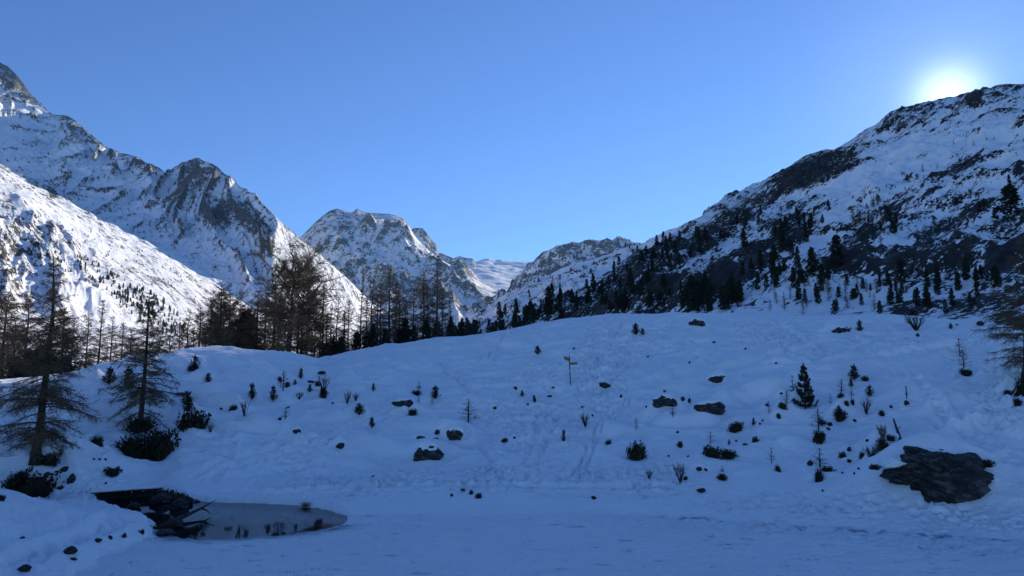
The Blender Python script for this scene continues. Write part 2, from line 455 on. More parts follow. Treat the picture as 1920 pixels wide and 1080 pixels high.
# left mountains: sunlit valley flank, shaded bowl, spur and ridge
LM_KEYS = [
    [(-700, 712, 330), (-200, 712, 330), (0, 708, 330), (300, 706, 420), (500, 705, 700), (700, 705, 1000), (860, 705, 1200)],
    [(-700, 500, 820), (-200, 545, 820), (0, 575, 850), (200, 612, 930), (400, 640, 1100), (600, 665, 1350), (700, 680, 1500), (860, 700, 1700)],
    [(-700, 60, 1500), (-200, 240, 1580), (0, 318, 1600), (60, 346, 1620), (120, 384, 1650), (200, 421, 1690), (300, 470, 1740), (400, 530, 1800), (460, 570, 1840), (520, 607, 1850), (600, 640, 1900), (700, 675, 2000), (860, 700, 2200)],
    [(-700, 90, 1900), (-200, 262, 1850), (0, 335, 1850), (60, 362, 1870), (120, 398, 1890), (200, 436, 1930), (300, 486, 1980), (400, 545, 2030), (460, 582, 2030), (520, 600, 2100), (600, 622, 2300), (700, 650, 2500), (860, 698, 2700)],
    [(-700, 85, 6200), (-200, 232, 4900), (0, 312, 4200), (60, 340, 3850), (120, 376, 3500), (200, 412, 3080), (300, 460, 2650), (370, 500, 2400), (430, 540, 2200), (480, 566, 2060), (505, 578, 2000), (530, 585, 2080), (560, 590, 2200), (640, 605, 2500), (700, 635, 2700), (860, 696, 3000)],
    [(-700, -330, 9800), (-300, -90, 7800), (-100, 30, 6733), (-30, 95, 6360), (0, 118, 6200), (14, 126, 6074), (30, 140, 5930), (48, 160, 5768), (62, 180, 5642), (90, 207, 5390), (105, 215, 5261), (128, 218, 5082), (142, 226, 4972), (165, 250, 4793), (200, 277, 4520), (225, 286, 4352), (250, 290, 4184), (268, 299, 4063), (285, 311, 3948), (310, 323, 3780), (328, 316, 3672), (345, 306, 3570), (362, 299, 3468), (372, 298, 3408), (386, 303, 3324), (405, 311, 3210), (420, 323, 3120), (440, 340, 3000), (452, 350, 2928), (460, 351, 2880), (475, 364, 2802), (520, 408, 2627), (560, 445, 2687), (600, 478, 2780), (640, 512, 2900), (690, 560, 3050), (740, 605, 3150), (800, 655, 3200), (860, 694, 3250)],
    [(-700, 0, 11000), (0, 330, 7400), (370, 480, 4700), (520, 560, 3900), (700, 690, 4100), (860, 720, 4200)],
]
L_LM = Loft(LM_KEYS, -41, -5, 700, [60, 170, 40, 110, 170, 20], smooth=[8, 8, 6, 6, 8, 1, 6])
K = L_LM.K
w = sstep(0.2, 1.0, K)
big = sstep(2.4, 3.4, K)
crest = 1 - 0.8 * np.exp(-((K - 5) / 0.10) ** 2)
# shallow gullies and hummocks on the lit flank, rock ribs in the bowl
flow = L_LM.az[:, None] * 2600 / 60
L_LM.Z += w * (1 - big) * (9.0 * fbm(L_LM.X / 140, L_LM.Y / 200, 3, 71) + 16 * sstep(math.radians(-27.5), math.radians(-33), L_LM.az)[:, None] * sstep(0.9, 1.1, K) * (1 - sstep(1.5, 1.8, K)) * (ridged(L_LM.az[:, None] * 22 + 1.2 * K, K * 2.2, 4, 74) - 0.6) + 2.2 * fbm(L_LM.X / 22, L_LM.Y / 34, 4, 73))
L_LM.Z += big * crest * (20 * (ridged(L_LM.X / 420, L_LM.Y / 520, 5, 75) - 0.75) + 13 * fbm(L_LM.X / 110, L_LM.Y / 150, 4, 76))
L_LM.Z += big * crest * 48 * (ridged(L_LM.az[:, None] * 3200 / 190 + 1.1 * K + 0.8 * pn(L_LM.X / 300, L_LM.Y / 300, 77), K * 0.8, 4, 78) - 0.7) * sstep(3.8, 4.5, K) * sstep(math.radians(-16), math.radians(-20), L_LM.az)[:, None]
nz = L_LM.normal_z()
U, V = L_LM.pixels()
rock = -0.38 + 0.9 * (0.82 - nz) * (1 - big) + big * (-0.24 + 0.8 * (0.80 - nz)) + 0.42 * fbm(L_LM.X / 190, L_LM.Y / 190, 3, 79) + (0.10 + 0.10 * big) * L_LM.convex(5) + 0.13 * big * L_LM.convex(14)
rock += region(U, V, [(30, 150, 70, 30, -42, 0.9), (150, 240, 120, 20, -34, 0.5), (290, 315, 50, 14, -20, 0.6), (372, 330, 50, 34, 0, 0.8), (340, 375, 34, 26, 0, 0.8), (405, 395, 44, 34, -20, 0.85), (475, 420, 70, 24, -45, 0.8), (495, 450, 30, 24, -45, 0.7),
                      (110, 345, 16, 40, -30, 0.6), (30, 480, 70, 26, -25, 0.45), (330, 410, 14, 50, 10, -0.6), (425, 500, 40, 50, 0, -0.4), (250, 440, 90, 30, -32, -0.5), (320, 425, 40, 20, -10, 0.3), (560, 470, 30, 30, -40, 0.5), (385, 315, 12, 12, 0, -0.4)])
rock = np.where((K > 2) & (K < 3.2), np.minimum(rock, -0.5), rock)
L_LM.build('left_mountain', M_LEFT, {'rock': rock})

# right: middle slope with scattered trees, then the near rocky mountainside
L_RS, _ = peak_sheet('right_valley_slope', [[(700, 700, 900), (1000, 690, 800), (1400, 650, 800)],
                     [(700, 690, 1500), (860, 640, 1500), (1000, 575, 1350), (1100, 545, 1250), (1200, 515, 1200), (1400, 470, 1150)],
                     [(700, 700, 2200), (800, 650, 2150), (860, 605, 2100), (900, 580, 2080), (940, 558, 2050), (1000, 528, 2000), (1060, 502, 1950), (1120, 481, 1880), (1187, 461, 1800), (1240, 438, 1650), (1290, 413, 1550), (1400, 385, 1500)],
                     [(700, 720, 2900), (1400, 560, 2900)]], -10, 18, 330, [30, 120, 20], 16, 160, 81, -0.75, 2.0, mat=M_RMID, smooth=[6, 6, 4, 4])

RN_KEYS = [
    [(740, 712, 330), (900, 704, 300), (1000, 690, 250), (1100, 668, 215), (1300, 650, 190), (1500, 645, 175), (1800, 650, 160), (2000, 655, 150), (2900, 640, 140)],
    [(740, 708, 420), (860, 660, 400), (940, 628, 390), (1000, 612, 380), (1100, 590, 370), (1200, 560, 390), (1300, 515, 420), (1400, 485, 440), (1500, 462, 450), (1600, 440, 445), (1700, 418, 420), (1800, 395, 385), (1920, 372, 350), (2900, 300, 300)],
    [(740, 704, 520), (860, 640, 520), (940, 605, 520), (1000, 582, 520), (1050, 560, 520), (1100, 532, 540), (1150, 500, 570), (1200, 470, 620), (1250, 445, 690), (1290, 422, 740), (1320, 402, 770), (1350, 383, 800), (1400, 353, 840), (1430, 336, 855), (1455, 322, 865), (1480, 308, 870), (1500, 296, 870), (1520, 286, 865), (1545, 281, 860), (1560, 278, 855), (1580, 266, 850), (1600, 254, 850), (1625, 240, 850), (1650, 225, 850), (1665, 213, 850), (1680, 205, 850), (1700, 196, 845), (1725, 187, 840), (1750, 180, 835), (1775, 176, 830), (1800, 171, 825), (1830, 167, 815), (1860, 163, 805), (1890, 159, 800), (1920, 154, 790), (2000, 138, 770), (2200, 95, 720), (2900, -60, 640)],
    [(740, 720, 900), (1100, 620, 1000), (1500, 420, 1200), (1920, 330, 1200), (2900, 160, 1000)],
]
L_RN = Loft(RN_KEYS, -9, 47, 900, [60, 300, 20], smooth=[10, 10, 3, 6], power=[1.0, 1.0, 1.0])
K = L_RN.K
w = sstep(0.0, 0.5, K) * (1 - 0.6 * np.exp(-((K - 2) / 0.05) ** 2))
# tilted strata: steps that run up to the right
al = 0.72 * L_RN.X + 0.40 * L_RN.Y + 0.57 * L_RN.Z
ac = -0.5 * L_RN.X - 0.26 * L_RN.Y + 0.82 * L_RN.Z
st = fbm(al / 75, ac / 17, 5, 91, gain=0.55)
L_RN.Z += w * (8.5 * (ridged(L_RN.X / 95, L_RN.Y / 120, 5, 93) - 0.75) + 7.0 * st + 2.8 * fbm(L_RN.X / 14, L_RN.Y / 20, 4, 95)) + 2.2 * sstep(1.5, 1.9, K) * (K <= 2.4) * fbm(L_RN.X / 22, L_RN.Y / 30, 4, 97)
nz = L_RN.normal_z()
U, V = L_RN.pixels()
blobs = [(1535, 318, 100, 30, 20, 1.5), (1440, 375, 120, 18, 30, 1.1), (1350, 430, 120, 26, 32, 1.1), (1210, 500, 110, 36, 34, 1.0), (1180, 560, 120, 36, 10, 0.8), (1400, 490, 150, 26, 38, 1.0),
         (1330, 560, 90, 30, 30, 0.6), (1480, 420, 70, 40, 40, 0.75), (1810, 305, 34, 15, 35, 1.2), (1835, 385, 34, 12, 20, 1.2), (1720, 455, 90, 18, 30, 1.1), (1600, 480, 70, 18, 28, 0.8),
         (1780, 520, 140, 56, 25, 0.65), (1890, 530, 60, 80, 0, 1.1), (1880, 440, 70, 30, 30, 0.8), (1810, 182, 170, 18, 12, 0.5), (1700, 222, 70, 26, 30, 0.6), (1915, 325, 14, 14, 0, 1.2), (1650, 410, 90, 20, 35, 0.6), (1740, 350, 90, 14, 28, 0.35),
         (1800, 572, 190, 30, 4, 0.85), (1210, 578, 170, 22, 4, 1.0), (1560, 588, 60, 8, 0, 0.5), (1640, 300, 120, 40, 25, -0.55), (1800, 262, 130, 24, 15, -0.5), (1540, 440, 18, 120, -38, -0.6), (1690, 330, 60, 20, 28, -0.35), (1600, 530, 110, 14, 28, -0.45), (1840, 470, 10, 60, -15, -0.7)]
rock = -0.56 + 1.3 * (0.84 - nz) + 0.26 * st + 0.18 * sstep(380, 560, V) + 0.16 * L_RN.convex(4) + 0.20 * L_RN.convex(12) + region(U, V, blobs)
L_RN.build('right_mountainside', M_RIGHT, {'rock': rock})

# things on the hillside: kind, base pixel, width, height (pixels of the photograph), label
# B bush, R boulder, S stone, P young pine, L larch sapling, T bare shrub
ITEMS = [
 # left thickets
 ('B', 62, 922, 92, 54, 'large black juniper thicket at the foot of the tallest front larch'),
 ('B', 30, 905, 46, 28, 'dark bush at the left edge of the thicket under the tallest larch'),
 ('B', 92, 866, 38, 22, 'dark bush just right of the tallest front larch trunk'),
 ('B', 112, 850, 26, 14, 'low bush up the slope right of the tallest front larch'),
 ('S', 132, 905, 16, 18, 'squat dark stone right of the thicket under the tallest larch'),
 ('S', 120, 884, 17, 12, 'dark stone up beside the thicket under the tallest larch'),
 ('B', 210, 886, 34, 15, 'lone low dark bush on the slope above the pool'),
 ('B', 181, 832, 22, 20, 'dark tilted bush between the two front larches'),
 ('S', 136, 848, 11, 9, 'small round stone between the two front larches'),
 ('B', 300, 846, 74, 50, 'big black thicket under the smaller front larch'),
 ('B', 248, 848, 60, 36, 'left half of the black thicket under the smaller front larch'),
 ('B', 262, 800, 62, 20, 'dark bush hugging the smaller front larch trunk from behind'),
 ('B', 288, 856, 46, 14, 'ragged low fringe bush below the black thicket'),
 ('B', 358, 806, 66, 46, 'dark thicket with a pine tip, right of the smaller front larch'),
 ('P', 353, 772, 18, 30, 'pine tip sticking up from the thicket right of the front larch'),
 ('P', 350, 758, 22, 25, 'bushy young pine above the thicket right of the front larch'),
 ('S', 337, 741, 22, 7, 'thin flat dark slab beside the bushy young pine'),
 ('P', 365, 692, 16, 26, 'dark pointed pine near the crest of the left hump'),
 ('B', 361, 692, 24, 11, 'dark sprawling bush at the foot of the pine near the left crest'),
 ('P', 390, 716, 13, 17, 'small pale green pine below the left crest'),
 ('P', 240, 725, 22, 36, 'young pine behind the branches of the smaller front larch'),
 ('P', 205, 718, 22, 30, 'young pine left behind the smaller front larch trunk'),
 ('T', 394, 812, 13, 18, 'thin bare twig shrub right of the dark thicket'),
 # left slope
 ('P', 472, 747, 14, 29, 'slim dark young pine, left of two on the left hump'),
 ('P', 512, 750, 14, 27, 'slim dark young pine, right of two on the left hump'),
 ('L', 531, 733, 22, 38, 'bare larch sapling between two small bushes on the left hump'),
 ('B', 525, 713, 9, 10, 'small bush left of the bare sapling on the left hump'),
 ('B', 538, 724, 10, 12, 'small bush right of the bare sapling on the left hump'),
 ('P', 564, 709, 9, 19, 'tiny columnar pine high on the left hump'),
 ('P', 553, 722, 7, 11, 'tiny crooked seedling below the columnar pine'),
 ('T', 561, 749, 17, 14, 'low ragged shrub on the middle of the left hump'),
 ('P', 581, 734, 9, 14, 'tiny pine seedling left of the twiggy rock cluster'),
 ('S', 604, 701, 19, 6, 'upper thin slab of the twiggy rock cluster'),
 ('S', 582, 717, 15, 4, 'lower thin slab left of the twiggy rock cluster'),
 ('B', 595, 721, 13, 8, 'low dark bush between the slabs of the rock cluster'),
 ('B', 607, 742, 16, 20, 'dark bush hanging below the twiggy rock cluster'),
 ('T', 607, 736, 24, 32, 'bare fan of twigs growing from the rock cluster'),
 ('B', 438, 768, 14, 12, 'small dark bush left of the twiggy shrub on the left slope'),
 ('T', 458, 781, 22, 29, 'leaning twiggy shrub low on the left slope'),
 ('L', 535, 786, 18, 22, 'faint bare sapling low on the left slope'),
 ('S', 524, 788, 7, 7, 'small stone beside the faint bare sapling'),
 ('P', 673, 776, 19, 20, 'cone shaped dark pine right of the left hump'),
 ('T', 651, 757, 15, 23, 'bare shrub just above the cone shaped pine'),
 ('T', 667, 752, 12, 15, 'faint twigs beside the shrub above the cone shaped pine'),
 ('R', 556, 813, 16, 11, 'small boulder on the open snow right of the footprints'),
 ('S', 637, 840, 15, 12, 'dark round stone alone on the open left slope'),
 ('P', 697, 800, 11, 18, 'small thin pine on the open slope left of the boulders'),
 ('P', 700, 732, 7, 14, 'tiny seedling high left of the boulder pair'),
 # centre
 ('R', 753, 762, 33, 16, 'dark boulder left of the cone pine in the centre slope'),
 ('B', 774, 775, 19, 11, 'low dark bush below the central dark boulder'),
 ('B', 781, 740, 21, 11, 'dark low bush carrying a bare sapling in the centre'),
 ('L', 786, 732, 12, 18, 'bare sapling rising from the low central bush'),
 ('P', 816, 746, 18, 22, 'cone shaped dark pine right of the bare sapling in the centre'),
 ('L', 785, 756, 7, 13, 'tiny seedling between the central boulder and the cone pine'),
 ('L', 810, 759, 7, 14, 'tiny bare seedling under the central cone pine'),
 ('L', 878, 793, 32, 44, 'broad bare larch sapling standing alone mid slope'),
 ('R', 850, 822, 46, 20, 'flat grey boulder, upper of the two large central boulders'),
 ('S', 821, 814, 15, 9, 'small stone touching the upper central boulder'),
 ('S', 789, 826, 19, 9, 'tilted thin stone between the two large central boulders'),
 ('R', 798, 862, 62, 30, 'large layered boulder, lower of the two central boulders'),
 ('S', 816, 825, 11, 5, 'sliver of stone between the two large central boulders'),
 ('P', 1008, 663, 12, 15, 'small pine on smooth snow left of the signpost'),
 ('P', 979, 742, 8, 11, 'tiny green pine below left of the signpost'),
 ('S', 966, 730, 7, 6, 'stone flake left of the tiny green pine'),
 ('B', 1003, 751, 7, 13, 'narrow upright dark bush below the signpost'),
 ('S', 1030, 744, 10, 4, 'flat stone left of the signpost foot'),
 ('S', 1038, 727, 8, 3, 'thin stone close left of the signpost'),
 ('R', 1132, 727, 24, 10, 'pointed low boulder right of the signpost'),
 ('P', 1192, 626, 18, 20, 'larger of two small pines near the top of the hill'),
 ('P', 1205, 627, 10, 12, 'smaller of two small pines near the top of the hill'),
 ('S', 927, 767, 8, 6, 'small stone on the trodden snow left of the signpost'),
 ('B', 947, 826, 13, 7, 'low tuft in the trodden middle of the slope'),
 ('S', 965, 822, 7, 4, 'tiny stone right of the tuft in the trodden snow'),
 ('T', 1097, 801, 18, 27, 'bare twiggy sapling left of the ski track'),
 ('S', 1110, 781, 8, 5, 'stone right of the twiggy sapling by the ski track'),
 ('P', 1057, 827, 7, 21, 'thin upright seedling left of the ski track'),
 ('B', 1141, 833, 12, 11, 'small round bush just right of the ski track'),
 ('B', 1193, 857, 38, 34, 'big ragged dark bush right of the ski track'),
 ('L', 1193, 806, 9, 24, 'thin bare seedling above the big ragged bush'),
 ('B', 883, 926, 10, 11, 'left dark tuft of the pair near the lake shore'),
 ('B', 898, 932, 14, 11, 'right dark tuft of the pair near the lake shore'),
 ('S', 868, 920, 9, 5, 'small stone left of the tuft pair near the shore'),
 ('S', 847, 931, 7, 6, 'tiny stone farthest left near the central shore'),
 ('S', 1115, 936, 14, 6, 'flat dark stone at the central shore'),
 ('S', 700, 894, 7, 3, 'tiny stone on the trodden snow left of the shore tufts'),
 ('T', 1217, 898, 15, 17, 'small bare twig fan near the shore below the ragged bush'),
 ('T', 1276, 906, 30, 36, 'tall bare fan of stems near the shore right of the ski track'),
 # right of centre
 ('R', 1253, 762, 44, 20, 'dark arched boulder, left of the two on the right slope'),
 ('S', 1281, 752, 9, 9, 'stone just right of the dark arched boulder'),
 ('S', 1293, 755, 7, 10, 'upright stone between the two right slope boulders'),
 ('R', 1333, 774, 46, 26, 'grey rounded boulder, right of the two on the right slope'),
 ('L', 1261, 781, 12, 20, 'small bare sapling below the dark arched boulder'),
 ('R', 1349, 715, 32, 14, 'long low boulder on the path above the two boulders'),
 ('R', 1311, 611, 30, 13, 'lumpy boulder near the top of the hill'),
 ('S', 1339, 643, 7, 4, 'tiny stone on the snow below the lumpy top boulder'),
 ('R', 1580, 623, 46, 13, 'long dark slab of rock near the crest on the right'),
 ('P', 1612, 620, 14, 20, 'young pine beside the long dark slab near the crest'),
 ('B', 1380, 802, 31, 14, 'long low bush right below the grey rounded boulder'),
 ('P', 1413, 797, 7, 14, 'tiny pine right of the long low bush'),
 ('B', 1417, 828, 13, 14, 'small dark bush under the tiny pine on the right slope'),
 ('S', 1270, 812, 6, 5, 'tiny stone above the double bush'),
 ('B', 1274, 835, 13, 11, 'small bush left above the double bush'),
 ('B', 1333, 852, 32, 22, 'taller left half of the double bush with straight lower edge'),
 ('B', 1366, 854, 34, 14, 'lower right half of the double bush with straight lower edge'),
 ('L', 1333, 832, 14, 22, 'bare sapling growing out of the double bush'),
 ('P', 1367, 833, 5, 10, 'tiny seedling above the right half of the double bush'),
 ('S', 1398, 835, 10, 5, 'flat stone right of the double bush'),
 ('L', 1447, 870, 14, 30, 'bare sapling alone below the right slope bushes'),
 ('B', 1460, 883, 12, 16, 'small dark bush at the right of the lone bare sapling'),
 ('L', 1442, 776, 9, 24, 'thin sapling left of the large young pine'),
 ('S', 1438, 761, 7, 6, 'small stone above the thin sapling left of the large pine'),
 ('P', 1510, 766, 38, 82, 'large dark young pine dominating the right slope'),
 ('L', 1487, 744, 16, 40, 'bare sapling close left of the large young pine'),
 ('B', 1487, 745, 10, 17, 'dark bush at the foot of the sapling left of the large pine'),
 ('B', 1466, 763, 15, 12, 'round dark bush left of the large young pine'),
 ('L', 1476, 759, 16, 28, 'twiggy sapling between round bush and large pine'),
 ('S', 1466, 740, 7, 6, 'tiny stone above the round bush by the large pine'),
 ('B', 1460, 781, 10, 9, 'small bush below the round bush by the large pine'),
 ('P', 1602, 710, 19, 26, 'young pine at the top of the right slope group'),
 ('B', 1621, 712, 13, 10, 'dark bush right of the young pine at the group top'),
 ('P', 1596, 724, 9, 16, 'tiny pine just below the young pine at the group top'),
 ('P', 1631, 741, 14, 19, 'leaning small pine at the right of the group'),
 ('B', 1576, 743, 13, 9, 'dark mound bush under a bare sapling right of the large pine'),
 ('L', 1578, 737, 20, 26, 'bare sapling on the mound right of the large pine'),
 ('L', 1557, 758, 8, 18, 'pale thin sapling right of the large pine'),
 ('B', 1587, 758, 12, 10, 'dark bush, left of a close pair in the group'),
 ('B', 1598, 757, 9, 13, 'dark bush, right of a close pair in the group'),
 ('L', 1597, 746, 10, 18, 'bare seedling over the close bush pair'),
 ('B', 1576, 782, 25, 20, 'wide dark bush with a pine tip below the close pair'),
 ('P', 1573, 772, 8, 13, 'pine tip over the wide dark bush'),
 ('T', 1625, 777, 18, 30, 'upright bare twig shrub right of the wide dark bush'),
 ('B', 1654, 777, 12, 11, 'small bush right of the upright twig shrub'),
 ('S', 1671, 765, 7, 6, 'tiny stone upper right of the small bush'),
 ('S', 1603, 791, 7, 6, 'tiny stone below the upright twig shrub'),
 ('B', 1535, 825, 26, 24, 'black rounded bush under a bare larch sapling'),
 ('L', 1535, 806, 26, 40, 'bare larch sapling over the black rounded bush'),
 ('B', 1541, 794, 19, 10, 'dark bush behind the bare larch sapling'),
 ('S', 1557, 798, 13, 7, 'flat stone right of the bare larch sapling'),
 ('S', 1553, 806, 8, 5, 'small stone below the flat stone by the sapling'),
 ('S', 1520, 874, 13, 12, 'dark stone left of the leaning outcrop'),
 ('B', 1533, 905, 18, 34, 'dark narrow outcrop bush dropping towards the shore'),
 ('B', 1552, 884, 26, 14, 'dark ledge bush to the right of the narrow outcrop'),
 ('L', 1538, 880, 28, 38, 'fan shaped bare sapling above the dark outcrop'),
 ('S', 1564, 905, 12, 9, 'round stone right of the dark outcrop'),
 ('B', 1582, 858, 13, 16, 'slanting dark bush left of the twig fan'),
 ('S', 1592, 846, 8, 10, 'upright stone above the slanting bush'),
 ('B', 1592, 866, 9, 8, 'small dark bush under the slanting bush'),
 ('B', 1616, 858, 14, 15, 'dark bush at the left of a bare twig fan'),
 ('T', 1634, 862, 30, 26, 'bare twig fan left of the big boulder'),
 ('B', 1660, 846, 36, 20, 'dark bush right under the leaning log'),
 ('B', 1652, 832, 20, 16, 'ragged bush left of the leaning log'),
 ('B', 1668, 822, 26, 10, 'flat dark bush touching the leaning log'),
 ('T', 1656, 826, 24, 30, 'bare twigs above the bushes by the leaning log'),
 ('S', 1630, 830, 13, 7, 'stone left of the bushes by the leaning log'),
 ('S', 1703, 924, 15, 10, 'round stone in a snow hollow left of the big boulder'),
 ('B', 1353, 897, 20, 13, 'low dark bush near the shore right of the tall stem fan'),
 ('L', 1354, 887, 10, 14, 'seedling growing on the low shore bush'),
 ('S', 1312, 882, 15, 7, 'flat stone above the shore right of the tall stem fan'),
 ('S', 1323, 883, 7, 5, 'tiny stone touching the flat shore stone'),
 ('S', 1316, 922, 20, 7, 'long flat stone close to the shore'),
 ('S', 1285, 900, 9, 9, 'dark stone at the root of the tall stem fan'),
 # far right
 ('S', 1701, 759, 10, 11, 'stone under the thin upright stake on the right'),
 ('B', 1810, 700, 22, 12, 'dark low bush under the tall thin saplings on the right'),
 ('L', 1807, 690, 22, 34, 'lower of two thin saplings above the low bush on the right'),
 ('L', 1800, 668, 18, 34, 'upper of two thin saplings on the right slope'),
 ('P', 1783, 616, 7, 11, 'tiny pine near the right end of the crest'),
 ('S', 1795, 610, 5, 4, 'tiny stone near the right end of the crest'),
 ('S', 1839, 610, 17, 9, 'dark flat rock at the right end of the crest'),
 ('T', 1718, 620, 40, 32, 'round bare shrub on the crest in front of a dark pine'),
 ('S', 1721, 631, 8, 7, 'stone under the round bare shrub on the crest'),
 ('B', 1908, 757, 16, 15, 'dark round bush at the right edge of the picture'),
 ('B', 1890, 737, 15, 9, 'small ragged bush left of the right edge larch'),
 ('B', 1916, 735, 34, 40, 'black earth bank bush under the right edge larch'),
 ('S', 1880, 722, 8, 5, 'small stone by the right edge larch'),
 # near bank
 ('S', 128, 1038, 26, 14, 'dark stone sticking out of the near bank'),
 ('B', 136, 1048, 12, 6, 'small tuft below the dark stone on the near bank'),
 ('S', 45, 1072, 20, 16, 'dark stone at the bottom left corner'),
 ('S', 183, 1016, 15, 7, 'leftmost small stone along the near bank edge'),
 ('S', 205, 1012, 9, 8, 'pointed stone along the near bank edge'),
 ('S', 232, 1009, 9, 10, 'reddish stone on the near bank edge'),
 ('B', 266, 998, 12, 9, 'small tuft on the near bank beside the pool'),
 ('S', 42, 1010, 8, 5, 'small stone on the path of the near bank'),
 ('B', 2, 936, 16, 12, 'dark bush at the left picture edge on top of the near bank'),
]

# ------------------------------------------------------------------ near ground: hillside, frozen lake, open pool
def lake_pt(x, y, z=0.0):
    az, te = px_dir(x, y)
    D = (z - EYE) / te
    return np.array([D * np.sin(az), D * np.cos(az)])

def poly_sd(P, X, Y):
    """signed distance to a closed polygon, positive inside"""
    P = np.asarray(P); n = len(P)
    d = np.full(X.shape, 1e9); ins = np.zeros(X.shape, bool)
    for i in range(n):
        a, b = P[i], P[(i + 1) % n]
        e = b - a
        t = np.clip(((X - a[0]) * e[0] + (Y - a[1]) * e[1]) / (e @ e + 1e-9), 0, 1)
        d = np.minimum(d, np.hypot(X - a[0] - t * e[0], Y - a[1] - t * e[1]))
        c = (a[1] > Y) != (b[1] > Y)
        ins ^= c & (X < (b[0] - a[0]) * (Y - a[1]) / (b[1] - a[1] + 1e-12) + a[0])
    return np.where(ins, d, -d)

POOL = [lake_pt(x, y) for x, y in [(186, 937), (230, 931), (300, 929), (345, 938), (420, 941), (480, 942), (545, 945), (590, 951), (630, 959), (652, 968), (648, 979), (610, 990), (545, 999), (470, 1005), (400, 1009), (345, 1007), (305, 1001), (292, 985), (282, 966), (240, 956), (226, 949)]]
BANK = [lake_pt(x, y) for x, y in [(110, 1110), (150, 1072), (190, 1047), (240, 1026), (285, 1003), (290, 985), (280, 966), (238, 956), (224, 949), (182, 939), (90, 934), (-60, 915), (-900, 900), (-900, 1300), (0, 1300)]]

SHORE = [(-900, 930), (-200, 935), (100, 937), (190, 937), (300, 929), (345, 937), (420, 941), (480, 942), (545, 946), (580, 955), (650, 964), (800, 965), (960, 964), (1280, 966), (1400, 974), (1500, 983), (1700, 998), (1920, 1013), (2200, 1025), (2900, 1040)]
shore_rows = []
for x, y in SHORE:
    p = lake_pt(x, y); shore_rows.append((x, float(np.hypot(*p)), 0.03))
CREST = [(-900, 705, 62), (-200, 707, 66), (0, 708, 70), (100, 700, 71), (160, 690, 72), (230, 672, 73), (290, 661, 74), (340, 654, 75), (400, 651, 76), (470, 652, 77), (530, 656, 78), (570, 664, 80), (596, 670, 82), (640, 660, 88), (700, 650, 93), (760, 641, 98), (820, 633, 102), (870, 627, 104), (920, 621, 105), (960, 612, 106), (1000, 603, 106), (1040, 597, 106), (1080, 593, 106), (1130, 590, 106), (1180, 589, 106), (1230, 586, 106), (1270, 584, 106), (1320, 587, 106), (1400, 590, 106), (1480, 592, 105), (1560, 590, 103), (1640, 588, 100), (1700, 589, 97), (1750, 592, 94), (1800, 597, 90), (1850, 603, 86), (1920, 614, 80), (2200, 640, 70), (2900, 660, 60)]
def plus(rows, dD, dz):
    out = []
    for x, y, D in rows:
        az, te = px_dir(x, y)
        out.append((x, D + dD, EYE + float(te) * D + dz))
    return out
MID = [(-900, 850, 46), (-300, 850, 46), (0, 850, 46), (100, 845, 46.5), (180, 826, 50), (262, 806, 56), (400, 782, 57), (600, 760, 61), (800, 745, 64), (1069, 722, 66), (1300, 706, 66), (1500, 706, 62), (1700, 716, 56), (1919, 726, 50), (2300, 735, 46), (2900, 740, 45)]
ZC = {x: z for x, D, z in plus(CREST, 0, 0)}
BACK = {'z': [(-900, 190, -3.5), (0, 190, -3.5), (300, 190, -3.2), (600, 200, -2.0), (800, 210, 1.0), (1000, 225, 8.0), (1300, 215, 14.0), (1700, 205, 13.0), (2000, 190, 11.0), (2900, 180, 10.0)]}
L_H = Loft([{'z': [(-900, 9, -0.9), (2900, 9, -0.9)]}, {'z': [(x, D - 1.6, -0.45) for x, D, z in shore_rows]}, {'z': shore_rows}, MID, CREST, {'z': plus(CREST, 11, -0.8)}, {'z': plus(CREST, 34, -4.5)}, BACK],
           -43, 43, 900, [110, 8, 210, 270, 26, 14, 20], smooth=[9, 5, 5, 30, 7, 9, 20, 20], power=[1, 1, 1.15, 1, 1, 1, 1])
L_H.blur_rows(9)
K = L_H.K
base_Z = L_H.Z.copy()
land = sstep(2.05, 2.5, K)
top = 1 - 0.75 * np.exp(-((K - 4) / 0.16) ** 2)
hump = 0.9 * fbm(L_H.X / 17, L_H.Y / 14, 2, 101) + 0.42 * fbm(L_H.X / 6.0, L_H.Y / 5.0, 3, 103)
hum2 = 0.75 * np.maximum(0, fbm(L_H.X / 4.2, L_H.Y / 3.6, 2, 105) - 0.1)
U, V = L_H.pixels()
lumpy = np.clip(region(U, V, [(1450, 820, 330, 120, 0, 1.0), (330, 790, 300, 110, 0, 1.0), (1850, 720, 120, 120, 0, 0.7), (640, 740, 240, 70, 0, 0.6)]), 0, 1)
drift = 0.30 * (ridged(L_H.X / 5.5 + 0.4 * pn(L_H.X / 3, L_H.Y / 3, 141), L_H.Y / 3.6, 2, 142) - 0.7)
L_H.Z += land * top * (hump * 1.0 + drift + hum2 * (0.5 + 1.3 * lumpy))
# the near left bank
sd = poly_sd(BANK, L_H.X, L_H.Y)
bz = 0.16 * sstep(0.0, 0.35, sd + 0.25 * fbm(L_H.X / 0.8, L_H.Y / 0.8, 3, 107)) + np.clip(0.27 * np.maximum(sd, 0), 0, 2.3) * (1 - 0.85 * sstep(31.0, 35.5, L_H.Y))
bz += sstep(0.2, 1.5, sd) * (0.16 * fbm(L_H.X / 2.2, L_H.Y / 1.8, 3, 109) + 0.05 * fbm(L_H.X / 0.5, L_H.Y / 0.5, 3, 110))
L_H.Z = np.where(sd > -0.3, np.maximum(L_H.Z, bz - 0.02), L_H.Z)
